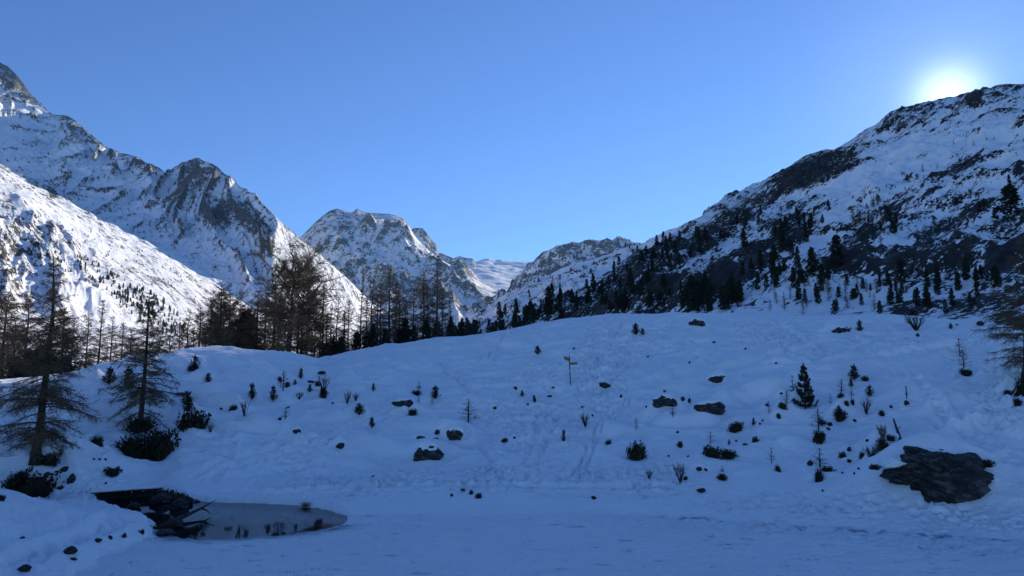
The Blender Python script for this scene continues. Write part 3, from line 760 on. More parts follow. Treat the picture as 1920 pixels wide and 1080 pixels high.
# the pool cuts into the shore: a low dark earth step at its back
sp = poly_sd(POOL, L_H.X, L_H.Y) + 0.10 * fbm(L_H.X / 0.7, L_H.Y / 0.7, 3, 111)
cut = sstep(0.0, -0.28, sp)
near_pool = np.exp(-(np.maximum(-sp, 0) / 2.2) ** 2)
dark_end = sstep(400, 330, U)
L_H.Z = np.where(K > 1.0, L_H.Z + (0.10 + 0.24 * dark_end) * near_pool * (sp < 0) * sstep(1.6, 2.0, K), L_H.Z)
L_H.Z = L_H.Z * cut + (-0.5) * (1 - cut)   # floor of the pool
soil = np.exp(-((sp + 0.06) / (0.10 + 0.16 * dark_end)) ** 2) * (L_H.Z < 0.10 + 0.26 * dark_end) * (K > 1.7)

# ---- tracks and trodden snow
tramp = region(U, V, [(1130, 690, 60, 95, -15, 0.9), (1220, 640, 90, 22, 0, 0.6), (1470, 640, 100, 36, -15, 0.9), (1640, 640, 90, 36, 0, 0.7), (1010, 800, 130, 60, 0, 0.7), (860, 890, 230, 34, 0, 0.9), (1130, 905, 220, 34, 0, 0.9), (640, 905, 180, 36, 5, 1.0),
                      (1500, 950, 300, 26, -4, 0.7), (1790, 975, 170, 34, -3, 0.9), (80, 990, 260, 90, 0, 0.9), (1880, 740, 60, 60, 0, 0.9), (560, 850, 130, 26, 20, 0.6), (720, 770, 110, 16, 12, 0.5), (1000, 705, 120, 18, 8, 0.5), (1700, 660, 200, 16, 4, 0.5)])
tr = np.clip(tramp, 0, 1) * (0.55 + 0.45 * np.clip(1.5 * fbm(L_H.X / 3, L_H.Y / 3, 2, 113) + 0.5, 0, 1))
lump = 0.055 * pn(L_H.X / 0.33, L_H.Y / 0.42, 115) + 0.05 * pn(L_H.X / 0.75, L_H.Y / 0.85, 116) - 0.08 * np.clip(pn(L_H.X / 0.45, L_H.Y / 0.55, 117) - 0.25, 0, 1)
L_H.Z += (tr * 3.6 + 0.5) * lump * (K > 1.9) * sstep(0, 1, land + (sd > 0)) * (K < 4.5) + 0 * lump; L_H.Z += tr * lump * 0.5 * (sp < -0.35)

def pits(X, Y, cell, r0, seed, chance):
    """foot-sized hollows on a jittered grid"""
    xi, yi = np.floor(X / cell).astype(np.int64), np.floor(Y / cell).astype(np.int64)
    out = np.zeros_like(X); rim = np.zeros_like(X)
    for a in (-1, 0, 1):
        for b in (-1, 0, 1):
            i, j = xi + a, yi + b
            h = _perm[_perm[(i + seed * 13) & 511] + ((j + seed * 29) & 511)]
            h2 = _perm[_perm[(i * 3 + seed) & 511] + ((j * 5 + 7) & 511)]
            px, py = (i + 0.15 + 0.7 * (h % 97) / 97.0) * cell, (j + 0.15 + 0.7 * (h2 % 89) / 89.0) * cell
            th = (h2 % 31) / 31.0 * 3.1416
            dx, dy = X - px, Y - py
            u, v = dx * np.cos(th) + dy * np.sin(th), -dx * np.sin(th) + dy * np.cos(th)
            q = np.sqrt((u / (1.5 * r0)) ** 2 + (v / r0) ** 2)
            on = ((h + h2) % 101) / 101.0 < chance
            out = np.maximum(out, on * np.exp(-q ** 4)); rim = np.maximum(rim, on * np.exp(-((q - 1.35) / 0.35) ** 2))
    return -out + 0.35 * rim
sub = tr > 0.04
pz = np.zeros_like(L_H.Z)
pz[sub] = tr[sub] * (0.34 * pits(L_H.X[sub], L_H.Y[sub], 0.75, 0.19, 3, np.clip(tr[sub] * 1.1, 0, 0.85)) + 0.22 * pits(L_H.X[sub], L_H.Y[sub], 0.55, 0.15, 8, 0.5))
L_H.Z += pz * (sp < -0.35) * (K > 1.0)

def world_line(pts):
    out = []
    for x, y in pts:
        h = L_H.hit(x, y)
        if h is not None: out.append(h[:2])
    # round the corners, then step along
    P = np.array(out)
    for _ in range(2):
        Q = [P[0]]
        for a, b in zip(P[:-1], P[1:]):
            Q += [0.75 * a + 0.25 * b, 0.25 * a + 0.75 * b]
        P = np.array(Q + [P[-1]])
    return P

def stamp(pts, kind, depth=0.1, width=0.3):
    P = world_line(pts)
    lo, hi = P.min(0) - 2, P.max(0) + 2
    m = (L_H.X > lo[0]) & (L_H.X < hi[0]) & (L_H.Y > lo[1]) & (L_H.Y < hi[1])
    X, Y = L_H.X[m], L_H.Y[m]
    X = X + 0.10 * pn(X / 0.9, Y / 0.9, 121); Y = Y + 0.10 * pn(X / 0.9, Y / 0.9, 122)
    best = np.full(X.shape, 1e9); sgn = np.zeros(X.shape); alo = np.zeros(X.shape); s0 = 0.0
    for a, b in zip(P[:-1], P[1:]):
        e = b - a; l = np.hypot(*e) + 1e-9
        t = np.clip(((X - a[0]) * e[0] + (Y - a[1]) * e[1]) / (l * l), 0, 1)
        d = np.hypot(X - a[0] - t * e[0], Y - a[1] - t * e[1])
        sg = np.sign((X - a[0]) * e[1] - (Y - a[1]) * e[0])
        k = d < best
        best[k], sgn[k], alo[k] = d[k], sg[k], s0 + t[k] * l
        s0 += l
    off = best * sgn
    end = sstep(0, 0.6, alo) * sstep(0, 0.6, s0 - alo)
    if kind == 'ski':
        z = -depth * (np.exp(-((off - width) / 0.12) ** 2) + np.exp(-((off + width) / 0.12) ** 2)) + 0.35 * depth * np.exp(-((np.abs(off) - width * 2.1) / 0.2) ** 2)
    elif kind == 'foot':
        ph = alo / 0.55
        c = np.floor(ph); f = ph - c - 0.5
        lat = np.where(c.astype(int) % 2 == 0, 0.13, -0.13) * width / 0.3
        z = -depth * np.exp(-((off - lat) / 0.15) ** 2 - (f / 0.30) ** 4) + 0.3 * depth * np.exp(-((np.abs(off) - 0.42) / 0.15) ** 2)
    else:
        z = -depth * np.exp(-(off / width) ** 4) * (0.7 + 0.9 * pn(X / 0.5, Y / 0.5, 123)) + 0.35 * depth * np.exp(-((np.abs(off) - 1.4 * width) / 0.2) ** 2)
    L_H.Z[m] += 3.2 * z * end

stamp([(1190, 738), (1165, 765), (1140, 786), (1120, 812), (1105, 842), (1090, 872), (1074, 897)], 'ski', 0.11, 0.24)
stamp([(962, 620), (938, 645), (916, 664), (898, 682)], 'foot', 0.22, 0.4)
stamp([(822, 680), (845, 702), (862, 718), (884, 738)], 'foot', 0.16, 0.35)
stamp([(1690, 690), (1718, 712), (1742, 740), (1768, 768), (1795, 790), (1835, 822), (1880, 856), (1918, 884)], 'foot', 0.16, 0.35)
stamp([(436, 802), (433, 826), (430, 855), (415, 885), (395, 908)], 'foot', 0.14, 0.3)
stamp([(1250, 600), (1258, 618), (1275, 632), (1310, 642)], 'foot', 0.16, 0.35)
stamp([(1060, 742), (1000, 722), (950, 722), (890, 738), (800, 762), (700, 792), (610, 818)], 'path', 0.09, 0.45)
stamp([(640, 800), (540, 832), (450, 862), (350, 898)], 'path', 0.07, 0.3)
stamp([(660, 806), (560, 838), (470, 868), (380, 900)], 'path', 0.06, 0.25)
stamp([(420, 918), (560, 926), (720, 914), (900, 912), (1100, 910), (1260, 916)], 'path', 0.10, 0.4)
stamp([(1310, 702), (1440, 684), (1560, 672), (1680, 662), (1780, 650), (1860, 636)], 'path', 0.10, 0.5)
stamp([(1168, 598), (1150, 632), (1118, 676), (1096, 716), (1076, 745)], 'path', 0.10, 0.45)
stamp([(1210, 660), (1180, 690), (1140, 716), (1120, 742)], 'path', 0.08, 0.3)
stamp([(1370, 602), (1420, 632), (1470, 655), (1540, 676)], 'path', 0.10, 0.5)
stamp([(1440, 600), (1500, 630), (1560, 668)], 'path', 0.08, 0.35)
stamp([(1690, 606), (1640, 640), (1600, 668)], 'path', 0.08, 0.35)
stamp([(1090, 880), (1150, 888), (1200, 905), (1260, 926)], 'path', 0.07, 0.25)
stamp([(1000, 780), (1010, 820), (985, 860), (990, 905)], 'path', 0.08, 0.3)
stamp([(1060, 740), (1040, 790), (1020, 840), (1000, 890)], 'path', 0.07, 0.3)
stamp([(860, 800), (900, 840), (930, 880), (940, 910)], 'path', 0.07, 0.25)
stamp([(0, 1055), (100, 1020), (190, 990), (230, 968)], 'path', 0.10, 0.5)
stamp([(1900, 700), (1850, 760), (1790, 786), (1750, 795)], 'foot', 0.12, 0.3)
# snow drifts over the back of each boulder and lies hollow round each bush
SPOTS = {}
for it in ITEMS:
    q = L_H.hit(it[1], it[2])
    if q is not None: SPOTS[it[1], it[2]] = q
q = L_H.hit(1792, 944); SPOTS['big'] = q
for it in ITEMS + [('R', 'big', 0, 190, 92)]:
    key = 'big' if it[1] == 'big' else (it[1], it[2])
    if key not in SPOTS or it[0] in 'LT': continue
    q = SPOTS[key]; u = q[1] / FPX; Wm, Hm = it[3] * u, it[4] * u
    R2 = max(3.0 * Wm, 1.5)
    i0 = np.searchsorted(L_H.az, math.atan2(q[0], q[1]) - R2 / q[1]); i1 = np.searchsorted(L_H.az, math.atan2(q[0], q[1]) + R2 / q[1])
    dx, dy = L_H.X[i0:i1] - q[0], L_H.Y[i0:i1] - q[1]
    if it[0] in 'RS':
        f = 1.0 if it[0] == 'R' else 0.7
        L_H.Z[i0:i1] += f * Hm * 0.95 * np.exp(-(dx / (0.62 * Wm + 0.1)) ** 2) * np.exp(-((dy - 0.62 * Wm - 0.1) / (0.42 * Wm + 0.12)) ** 2) - 0.12 * Hm * np.exp(-((dx / (0.6 * Wm)) ** 2 + ((dy + 0.2 * Wm) / (0.4 * Wm)) ** 2))
    else:
        L_H.Z[i0:i1] += 0.32 * Hm * np.exp(-(dx / (0.7 * Wm + 0.1)) ** 2) * np.exp(-((dy - 0.75 * Wm - 0.1) / (0.5 * Wm + 0.1)) ** 2) - min(0.16, 0.22 * Hm) * np.exp(-((dx / (0.62 * Wm)) ** 2 + (dy / (0.55 * Wm)) ** 2))
L_H.valid_from = 0
L_H.build('snowy_hillside', M_SNOW, {'soil': soil, 'ice': 0 * soil})

L_K = Loft([{'z': [(-900, 8, 0), (2900, 8, 0)]}, {'z': [(x, D + 2.0, 0) for x, D, z in shore_rows]}], -43, 43, 640, [230])
Z = 0.05 * fbm(L_K.X / 2.2, L_K.Y / 0.7, 3, 131) + 0.03 * pn(L_K.X / 0.7, L_K.Y / 0.3, 133) + 0.03 * fbm(L_K.X / 6, L_K.Y / 5, 2, 134)
UK, VK = L_K.pixels()
Z += np.clip(region(UK, VK, [(1500, 990, 420, 14, -3, 0.8), (1750, 1020, 240, 14, -4, 0.8), (700, 985, 120, 16, 0, 0.5)]), 0, 1) * 0.18 * (pn(L_K.X / 0.4, L_K.Y / 0.3, 135) - 0.2)
sp = poly_sd(POOL, L_K.X, L_K.Y) + 0.20 * fbm(L_K.X / 0.9, L_K.Y / 0.6, 3, 136)
Z = Z * (1 - sstep(-0.4, 0.1, sp))
far_side = sstep(975, 955, VK) * (0.2 + 0.8 * sstep(610, 500, UK))
Z = Z - 0.7 * sstep(-0.05, 0.45, sp + 1.0 * far_side) - 0.03 * sstep(-1.1, -0.1, sp)
L_K.Z = Z
sd_ = np.interp(L_K.az, px_dir(np.array([r[0] for r in shore_rows]), np.full(len(shore_rows), 715.0))[0], [r[1] for r in shore_rows])
shore_ice = 1.6 * np.exp(-((L_K.D - sd_[:, None] + 0.35) / 0.30) ** 2) * sstep(0.0, 0.35, fbm(L_K.X / 2.2, L_K.Y / 0.6, 3, 137)) * sstep(1150, 1300, UK)
shore_ice += 0.8 * np.clip(fbm(L_K.X / 1.2, L_K.Y / 0.22, 3, 138) - 0.62, 0, 1) * 3
Z -= 0.05 * np.clip(shore_ice, 0, 1)
L_K.Z = Z
near_edge = np.exp(-(np.maximum(-sp, 0) / 0.75) ** 2) * (VK > 982)
L_K.build('frozen_lake', M_LAKE, {'soil': sstep(0.25, 0.5, sp) * 1.5, 'ice': np.clip(near_edge * 1.2 + shore_ice, 0, 1)})

def mat_water():
    m, nt, b = new_mat('dark_pool_water'); g = NT(nt)
    b.inputs['Base Color'].default_value = (0.006, 0.009, 0.012, 1)
    b.inputs['Roughness'].default_value = 0.04
    b.inputs['IOR'].default_value = 1.33
    pos = g.coords()
    g.link(g.bump(g.noise(pos, 1.5, 3.0), 0.04, 0.02), b.inputs['Normal'])
    return m
cx_, cy_ = np.mean(POOL, 0)
PV = [(cx_ + (p[0] - cx_) * 1.06, cy_ + (p[1] - cy_) * 1.12, -0.075) for p in POOL]
me = bpy.data.meshes.new('open_pool_water'); me.from_pydata(PV, [], [list(range(len(PV)))[::-1]]); me.update()
if me.polygons[0].normal.z < 0: me.flip_normals()
me.materials.append(mat_water())
o = bpy.data.objects.new('open_pool_water', me); COL.objects.link(o); o['kind'] = 'structure'

# ------------------------------------------------------------------ shape builders
class Tris:
    def __init__(self): self.V, self.F, self.M, self.n = [], [], [], 0
    def add(self, V, F, mat=0):
        V = np.asarray(V, float).reshape(-1, 3); F = np.asarray(F, int).reshape(-1, 3)
        self.V.append(V); self.F.append(F + self.n); self.M.append(np.full(len(F), mat)); self.n += len(V)
    def tube(self, P, R, sides=5, mat=0):
        P = np.asarray(P, float); R = np.asarray(R, float)
        T = np.gradient(P, axis=0); T /= np.linalg.norm(T, axis=1)[:, None] + 1e-9
        ref = np.array([0, 0, 1.0]) if abs(T[0, 2]) < 0.9 else np.array([1.0, 0, 0])
        A = np.cross(T, ref); A /= np.linalg.norm(A, axis=1)[:, None] + 1e-9
        B = np.cross(T, A)
        th = np.linspace(0, 2 * np.pi, sides, endpoint=False)
        V = P[:, None] + R[:, None, None] * (np.cos(th)[None, :, None] * A[:, None] + np.sin(th)[None, :, None] * B[:, None])
        k = len(P); idx = np.arange(k * sides).reshape(k, sides)
        a, b = idx[:-1], np.roll(idx[:-1], -1, 1)
        c, d = np.roll(idx[1:], -1, 1), idx[1:]
        F = np.concatenate([np.stack([a, b, c], -1).reshape(-1, 3), np.stack([a, c, d], -1).reshape(-1, 3)])
        V = np.concatenate([V.reshape(-1, 3), P[:1], P[-1:]])
        cap0 = np.stack([np.full(sides, k * sides), np.roll(idx[0], -1), idx[0]], -1)
        cap1 = np.stack([np.full(sides, k * sides + 1), idx[-1], np.roll(idx[-1], -1)], -1)
        self.add(V, np.concatenate([F, cap0, cap1]), mat)
    def spikes(self, A, B, r, mat=0):
        """many thin three-sided twigs from A to B"""
        A, B = np.asarray(A, float), np.asarray(B, float); n = len(A)
        if n == 0: return
        r = np.broadcast_to(np.asarray(r, float), (n,))[:, None]
        T = B - A; T = T / (np.linalg.norm(T, axis=1)[:, None] + 1e-9)
        ref = np.where(np.abs(T[:, 2:3]) < 0.9, np.array([[0, 0, 1.0]]), np.array([[1.0, 0, 0]]))
        P = np.cross(T, ref); P /= np.linalg.norm(P, axis=1)[:, None] + 1e-9
        Q = np.cross(T, P)
        V = np.stack([A + r * P, A + r * (-0.5 * P + 0.87 * Q), A + r * (-0.5 * P - 0.87 * Q), B], 1).reshape(-1, 3)
        o = (np.arange(n) * 4)[:, None, None]
        F = (o + np.array([[0, 1, 3], [1, 2, 3], [2, 0, 3]])[None]).reshape(-1, 3)
        self.add(V, F, mat)
    def leaves(self, C, size, rg, mat=0, up=0.3):
        C = np.asarray(C, float); n = len(C)
        s = np.broadcast_to(np.asarray(size, float), (n,))[:, None]
        D = rg.normal(size=(n, 3)); D[:, 2] += up; D /= np.linalg.norm(D, axis=1)[:, None]
        E = np.cross(D, rg.normal(size=(n, 3))); E /= np.linalg.norm(E, axis=1)[:, None] + 1e-9
        V = np.stack([C - s * D * 0.5, C + s * E * 0.42, C + s * D * 0.6, C - s * E * 0.42], 1).reshape(-1, 3)
        o = (np.arange(n) * 4)[:, None, None]
        self.add(V, (o + np.array([[0, 1, 2], [0, 2, 3]])[None]).reshape(-1, 3), mat)
    def mesh(self, name, mats, smooth=False):
        me = mesh_from(name, np.concatenate(self.V), np.concatenate(self.F), smooth)
        for m in mats: me.materials.append(m)
        if len(mats) > 1: me.polygons.foreach_set('material_index', np.concatenate(self.M).astype(np.int32))
        return me

def mat_simple(name, a, b, scale, rough=0.85, bump=0.0, dist=0.02):
    m, nt, bs = new_mat(name); g = NT(nt)
    pos = g.node('ShaderNodeTexCoord').outputs['Object']
    n = g.noise(pos, scale, 5.0, 0.65)
    g.link(g.ramp(n, [(0.32, a), (0.68, b)]), bs.inputs['Base Color'])
    bs.inputs['Roughness'].default_value = rough
    bs.inputs['Specular IOR Level'].default_value = 0.2
    if bump: g.link(g.bump(g.noise(pos, scale * 2.0, 6.0, 0.7), bump, dist), bs.inputs['Normal'])
    return m

M_BARK = mat_simple('larch_bark', (0.022, 0.017, 0.014), (0.075, 0.058, 0.045), 6.0, bump=0.6, dist=0.03)
M_TWIG = mat_simple('larch_twig', (0.068, 0.045, 0.028), (0.20, 0.13, 0.074), 0.8)
M_NEEDLE = mat_simple('pine_needles', (0.010, 0.017, 0.009), (0.030, 0.045, 0.020), 2.0)
M_NEEDLE_FAR = mat_simple('far_pine_needles', (0.013, 0.019, 0.012), (0.035, 0.045, 0.024), 0.4)
M_JUNIPER = mat_simple('juniper_leaves', (0.010, 0.013, 0.008), (0.045, 0.044, 0.022), 3.0)
M_GRASS = mat_simple('dry_grass', (0.06, 0.05, 0.02), (0.16, 0.13, 0.06), 4.0)
M_CAP = M_SNOW

def mat_rock():
    m, nt, bs = new_mat('schist_boulder'); g = NT(nt)
    pos = g.node('ShaderNodeTexCoord').outputs['Object']
    v = g.stretched(pos, (0.9, 0, -0.43), (0, 1, 0), (0.43, 0, 0.9), (0.75, 0.9, 1.6))
    n = g.noise(v, 2.6, 8.0, 0.68)
    n2 = g.noise(pos, 7.0, 5.0, 0.7)
    c = g.ramp(n, [(0.36, (0.007, 0.007, 0.008)), (0.50, (0.034, 0.034, 0.032)), (0.62, (0.14, 0.138, 0.128))])  # grey strata, with highlights and cracks of the weak relief put into the colour
    f = g.math('MULTIPLY', g.math('SUBTRACT', n2, 0.60), 8.0, clamp=True)
    c = g.mix(f, c, (0.05, 0.045, 0.028))
    g.link(c, bs.inputs['Base Color']); bs.inputs['Roughness'].default_value = 0.85
    h = g.math('ADD', n, g.math('MULTIPLY', n2, 0.3))
    g.link(g.bump(h, 1.0, 0.28), bs.inputs['Normal'])
    return m
M_ROCK = mat_rock()

def link(name, me, parent=None, loc=None, rotz=0.0, scale=None):
    o = bpy.data.objects.new(name, me); COL.objects.link(o)
    if parent is not None: o.parent = parent
    if loc is not None: o.location = tuple(float(v) for v in loc)
    o.rotation_euler = (0, 0, rotz)
    if scale is not None: o.scale = scale
    return o

def tag(o, label, cat, group=None):
    o['label'] = label; o['category'] = cat
    if group: o['group'] = group
    return o

# ---- larches (bare in winter)
def larch_meshes(h, seed, nb=90, spread=0.22, low=0.14, twigs=16, sub=3, tr=0.022, droop=0.35, twig_r=0.011, broad=False, hang=0.15):
    rg = np.random.default_rng(seed)
    k = 14
    t = np.linspace(0, 1, k)
    bend = rg.normal(0, 0.012, 2) * h
    P = np.stack([bend[0] * np.sin(t * 2.6) + 0.006 * h * np.cumsum(rg.normal(0, 1, k)) * t, bend[1] * np.sin(t * 2.2), t * h], 1)
    R = tr * h * (1 - t) ** 0.8 + 0.012
    R[0] *= 1.45; R[1] *= 1.1
    T = Tris(); T.tube(P, R, 8)
    C = Tris()
    tops = low + (0.985 - low) * np.sort(rg.random(nb)) ** 0.92
    ang = np.cumsum(rg.normal(2.4, 0.5, nb))
    SA, SB, SR = [], [], []
    for zt, a in zip(tops, ang):
        q = (zt - low) / (1 - low)
        L = spread * h * ((1 - q) ** 0.75 * min(1, 0.55 + 2.2 * q) + 0.03) * (rg.uniform(0.35, 1.0) if rg.random() < 0.4 else rg.uniform(0.8, 1.25))
        if broad: L = spread * h * (math.sqrt(max(0.02, 1 - ((q - 0.42) / 0.62) ** 2))) * rg.uniform(0.55, 1.1)
        b0 = np.array([np.interp(zt, t, P[:, i]) for i in range(3)])
        d = np.array([math.cos(a), math.sin(a), 0])
        s = np.linspace(0, 1, 6)
        rise = (0.34 if broad else 0.12) + 0.45 * q + rg.normal(0, 0.30 if broad else 0.17)
        up = rise * s - (droop * (1 - 0.7 * q)) * s ** 2 + 0.18 * s ** 4
        side = np.cross(d, [0, 0, 1]) * rg.normal(0, 0.22 if broad else 0.10)
        B = b0 + L * (s[:, None] * d + (s[:, None] ** 2) * side + up[:, None] * np.array([0, 0, 1.0]))
        B[1:] += rg.normal(0, (0.035 if broad else 0.014) * L, (5, 3))
        r0 = (0.011 if not broad else 0.02) * L + 0.010
        C.tube(B, r0 * (1 - s) ** 0.7 + 0.006, 4)
        if broad:                                          # limbs fork again
            for _ in range(6):
                w0 = rg.uniform(0.3, 0.95); c0 = np.array([np.interp(w0, s, B[:, i]) for i in range(3)])
                d2 = d * rg.uniform(0.2, 0.9) + rg.normal(0, 0.55, 3) + np.array([0, 0, 0.35]); d2 /= np.linalg.norm(d2)
                l2 = L * rg.uniform(0.3, 0.55)
                Q = c0 + l2 * (s[:, None] * d2 + s[:, None] ** 2 * rg.normal(0, 0.2, 3))
                C.tube(Q, 0.45 * r0 * (1 - s) ** 0.7 + 0.006, 4)
                m = int(twigs * 0.6); uu = rg.uniform(0.1, 1, m)
                A1 = np.stack([np.interp(uu, s, Q[:, i]) for i in range(3)], 1)
                t1 = d2[None] * 0.5 + rg.normal(0, 0.6, (m, 3)); t1 /= np.linalg.norm(t1, axis=1)[:, None]
                E1 = A1 + t1 * rg.uniform(0.2, 0.75, m)[:, None]
                SA.append(A1); SB.append(E1); SR.append(np.full(m, twig_r))
                for _k in range(3):
                    A3 = A1 + (E1 - A1) * rg.uniform(0.2, 0.95, m)[:, None]
                    t3 = t1 + rg.normal(0, 0.7, (m, 3))
                    SA.append(A3); SB.append(A3 + t3 * 0.22); SR.append(np.full(m, twig_r * 0.7))
        n = max(4, int(twigs * (0.35 + L / (spread * h))))
        u = rg.uniform(0.12, 1.0, n)
        A = np.stack([np.interp(u, s, B[:, i]) for i in range(3)], 1)
        sd = np.where(rg.random(n) < 0.5, 1, -1)
        td = d[None] * rg.uniform(0.3, 0.9, n)[:, None] + np.cross(d, [0, 0, 1])[None] * (sd * rg.uniform(0.4, 1.0, n))[:, None]
        td[:, 2] += rg.normal(-hang if not broad else 0.25, 0.4, n)
        td /= np.linalg.norm(td, axis=1)[:, None]
        l = L * rg.uniform(0.14, 0.36, n) * (1.15 - 0.6 * u) + 0.12
        E = A + td * l[:, None]
        SA.append(A); SB.append(E); SR.append(np.full(n, twig_r))
        for _ in range(sub):
            w = rg.uniform(0.2, 0.95, n)[:, None]
            A2 = A + (E - A) * w
            d2 = td + rg.normal(0, 0.75, (n, 3)); d2[:, 2] -= 0.1
            d2 /= np.linalg.norm(d2, axis=1)[:, None]
            SA.append(A2); SB.append(A2 + d2 * (l * rg.uniform(0.25, 0.6, n))[:, None]); SR.append(np.full(n, twig_r * 0.72))
    C.spikes(np.concatenate(SA), np.concatenate(SB), np.concatenate(SR))
    return T.mesh('larch_trunk', [M_BARK], True), C.mesh('larch_crown', [M_TWIG])

def put_larch(meshes, loc, scale, rotz, label, group=None, cat='larch tree', name='larch_tree', sz=None):
    e = link(name, None, None, loc, rotz, (scale, scale, sz or scale))
    link('trunk', meshes[0], e); link('crown', meshes[1], e)
    tag(e, label, cat, group)
    return e

# ---- pines
def join(name, A, B, mats):
    J = Tris()
    J.add(np.concatenate(A.V), np.concatenate(A.F), 0); J.add(np.concatenate(B.V), np.concatenate(B.F), 1)
    return J.mesh(name, mats)

def pine_far_mesh(seed, slim=0.17, n=150, ragged=0.25):
    """unit-height arolla pine for the mountainside: blunt ragged column"""
    rg = np.random.default_rng(seed)
    T = Tris()
    T.tube([(0, 0, -0.06), (0.01, 0, 0.35), (0, 0, 0.95)], [0.022, 0.017, 0.006], 5, 0)
    lean = rg.normal(0, 0.03, 2)
    C, S = [], []
    for i in range(n):
        z = 0.06 + 0.94 * rg.random() ** 0.9
        prof = slim * (min(1, 0.55 + 2.0 * z)) * (1 - z) ** 0.55 * (1 + ragged * math.sin(z * 23 + seed)) + 0.012
        a = rg.uniform(0, 2 * math.pi); r = prof * math.sqrt(rg.uniform(0.15, 1.25))
        c = np.array([r * math.cos(a) + lean[0] * z, r * math.sin(a) + lean[1] * z, z - 0.12 * r])
        m = 5
        C.append(c + rg.normal(0, 0.022, (m, 3))); S.append(np.full(m, rg.uniform(0.045, 0.085)))
    X = Tris(); X.leaves(np.concatenate(C), np.concatenate(S), rg, 0, up=0.5)
    return T.mesh('pine_trunk', [M_BARK], True), X.mesh('pine_crown', [M_NEEDLE_FAR]), join('arolla_pine', T, X, [M_BARK, M_NEEDLE_FAR])

def larch_far_mesh(seed):
    """unit-height bare larch for the mountainside"""
    rg = np.random.default_rng(seed)
    T = Tris()
    T.tube([(0, 0, -0.06), (0.006, 0, 0.4), (0, 0, 1)], [0.016, 0.011, 0.003], 5, 0)
    X = Tris(); nb = 60
    z = 0.10 + 0.88 * rg.random(nb); a = rg.uniform(0, 6.28, nb)
    L = 0.20 * (1 - z) ** 0.8 * rg.uniform(0.6, 1.1, nb) + 0.015
    A = np.stack([0 * z, 0 * z, z], 1)
    D = np.stack([np.cos(a), np.sin(a), rg.normal(0.12, 0.2, nb)], 1)
    B = A + D * L[:, None]
    X.spikes(A, B, 0.0085)
    for _ in range(5):
        w = rg.uniform(0.2, 1, nb)[:, None]
        A2 = A + (B - A) * w
        d = D * 0.7 + rg.normal(0, 0.6, (nb, 3))
        X.spikes(A2, A2 + d * (L * 0.42)[:, None], 0.0065)
    return T.mesh('larch_trunk', [M_BARK], True), X.mesh('larch_crown', [M_TWIG]), join('mountain_larch', T, X, [M_BARK, M_TWIG])

def young_pine_meshes(seed, h=2.6, w=0.55, whorls=9):
    """young arolla pine: upright trunk, whorls of branches that end in brushes"""
    rg = np.random.default_rng(seed)
    T = Tris(); T.tube([(0, 0, -0.15), (0.01, 0, h * 0.5), (0, 0.01, h * 0.97)], [0.05 * h / 2.6 + 0.01, 0.03, 0.012], 6)
    C = Tris(); SA, SB = [], []
    def brush(p, d, l, n):
        d = d / np.linalg.norm(d)
        u = rg.uniform(0, 1, n)
        A = p[None] + d[None] * (u * l)[:, None]
        q = d[None] * 0.9 + rg.normal(0, 0.62, (n, 3)); q /= np.linalg.norm(q, axis=1)[:, None]
        SA.append(A); SB.append(A + q * (0.085 * h / 2.6 + 0.04))
    brush(np.array([0, 0, h * 0.86]), np.array([0, 0, 1.0]), h * 0.16, 90)
    for k in range(whorls):
        z = h * (0.05 + 0.86 * k / (whorls - 1))
        n = 8 if k < whorls - 3 else 5
        for j in range(n):
            a = 6.283 * (j / n) + k * 0.7 + rg.normal(0, 0.35); zz = max(0.03 * h, z + rg.normal(0, 0.03 * h))
            L = w * (1 - (z / h) * 0.88) * rg.uniform(0.55, 1.25)
            d = np.array([math.cos(a), math.sin(a), 0.15])
            p0 = np.array([0, 0, zz]); p1 = p0 + d * L * 0.7; p2 = p1 + np.array([d[0] * 0.3, d[1] * 0.3, 0.62]) * L * 0.65
            C.tube([p0, p1, p2], [0.018, 0.013, 0.007], 4, 0)
            brush(p0 + (p1 - p0) * 0.3, p1 - p0, L * 0.55, 80)
            brush(p1, p2 - p1, np.linalg.norm(p2 - p1) * 1.05, 85)
    C.spikes(np.concatenate(SA), np.concatenate(SB), 0.009 * (h / 2.6) ** 0.5 + 0.002, 1)
    return T.mesh('young_pine_trunk', [M_BARK], True), C.mesh('young_pine_crown', [M_BARK, M_NEEDLE])

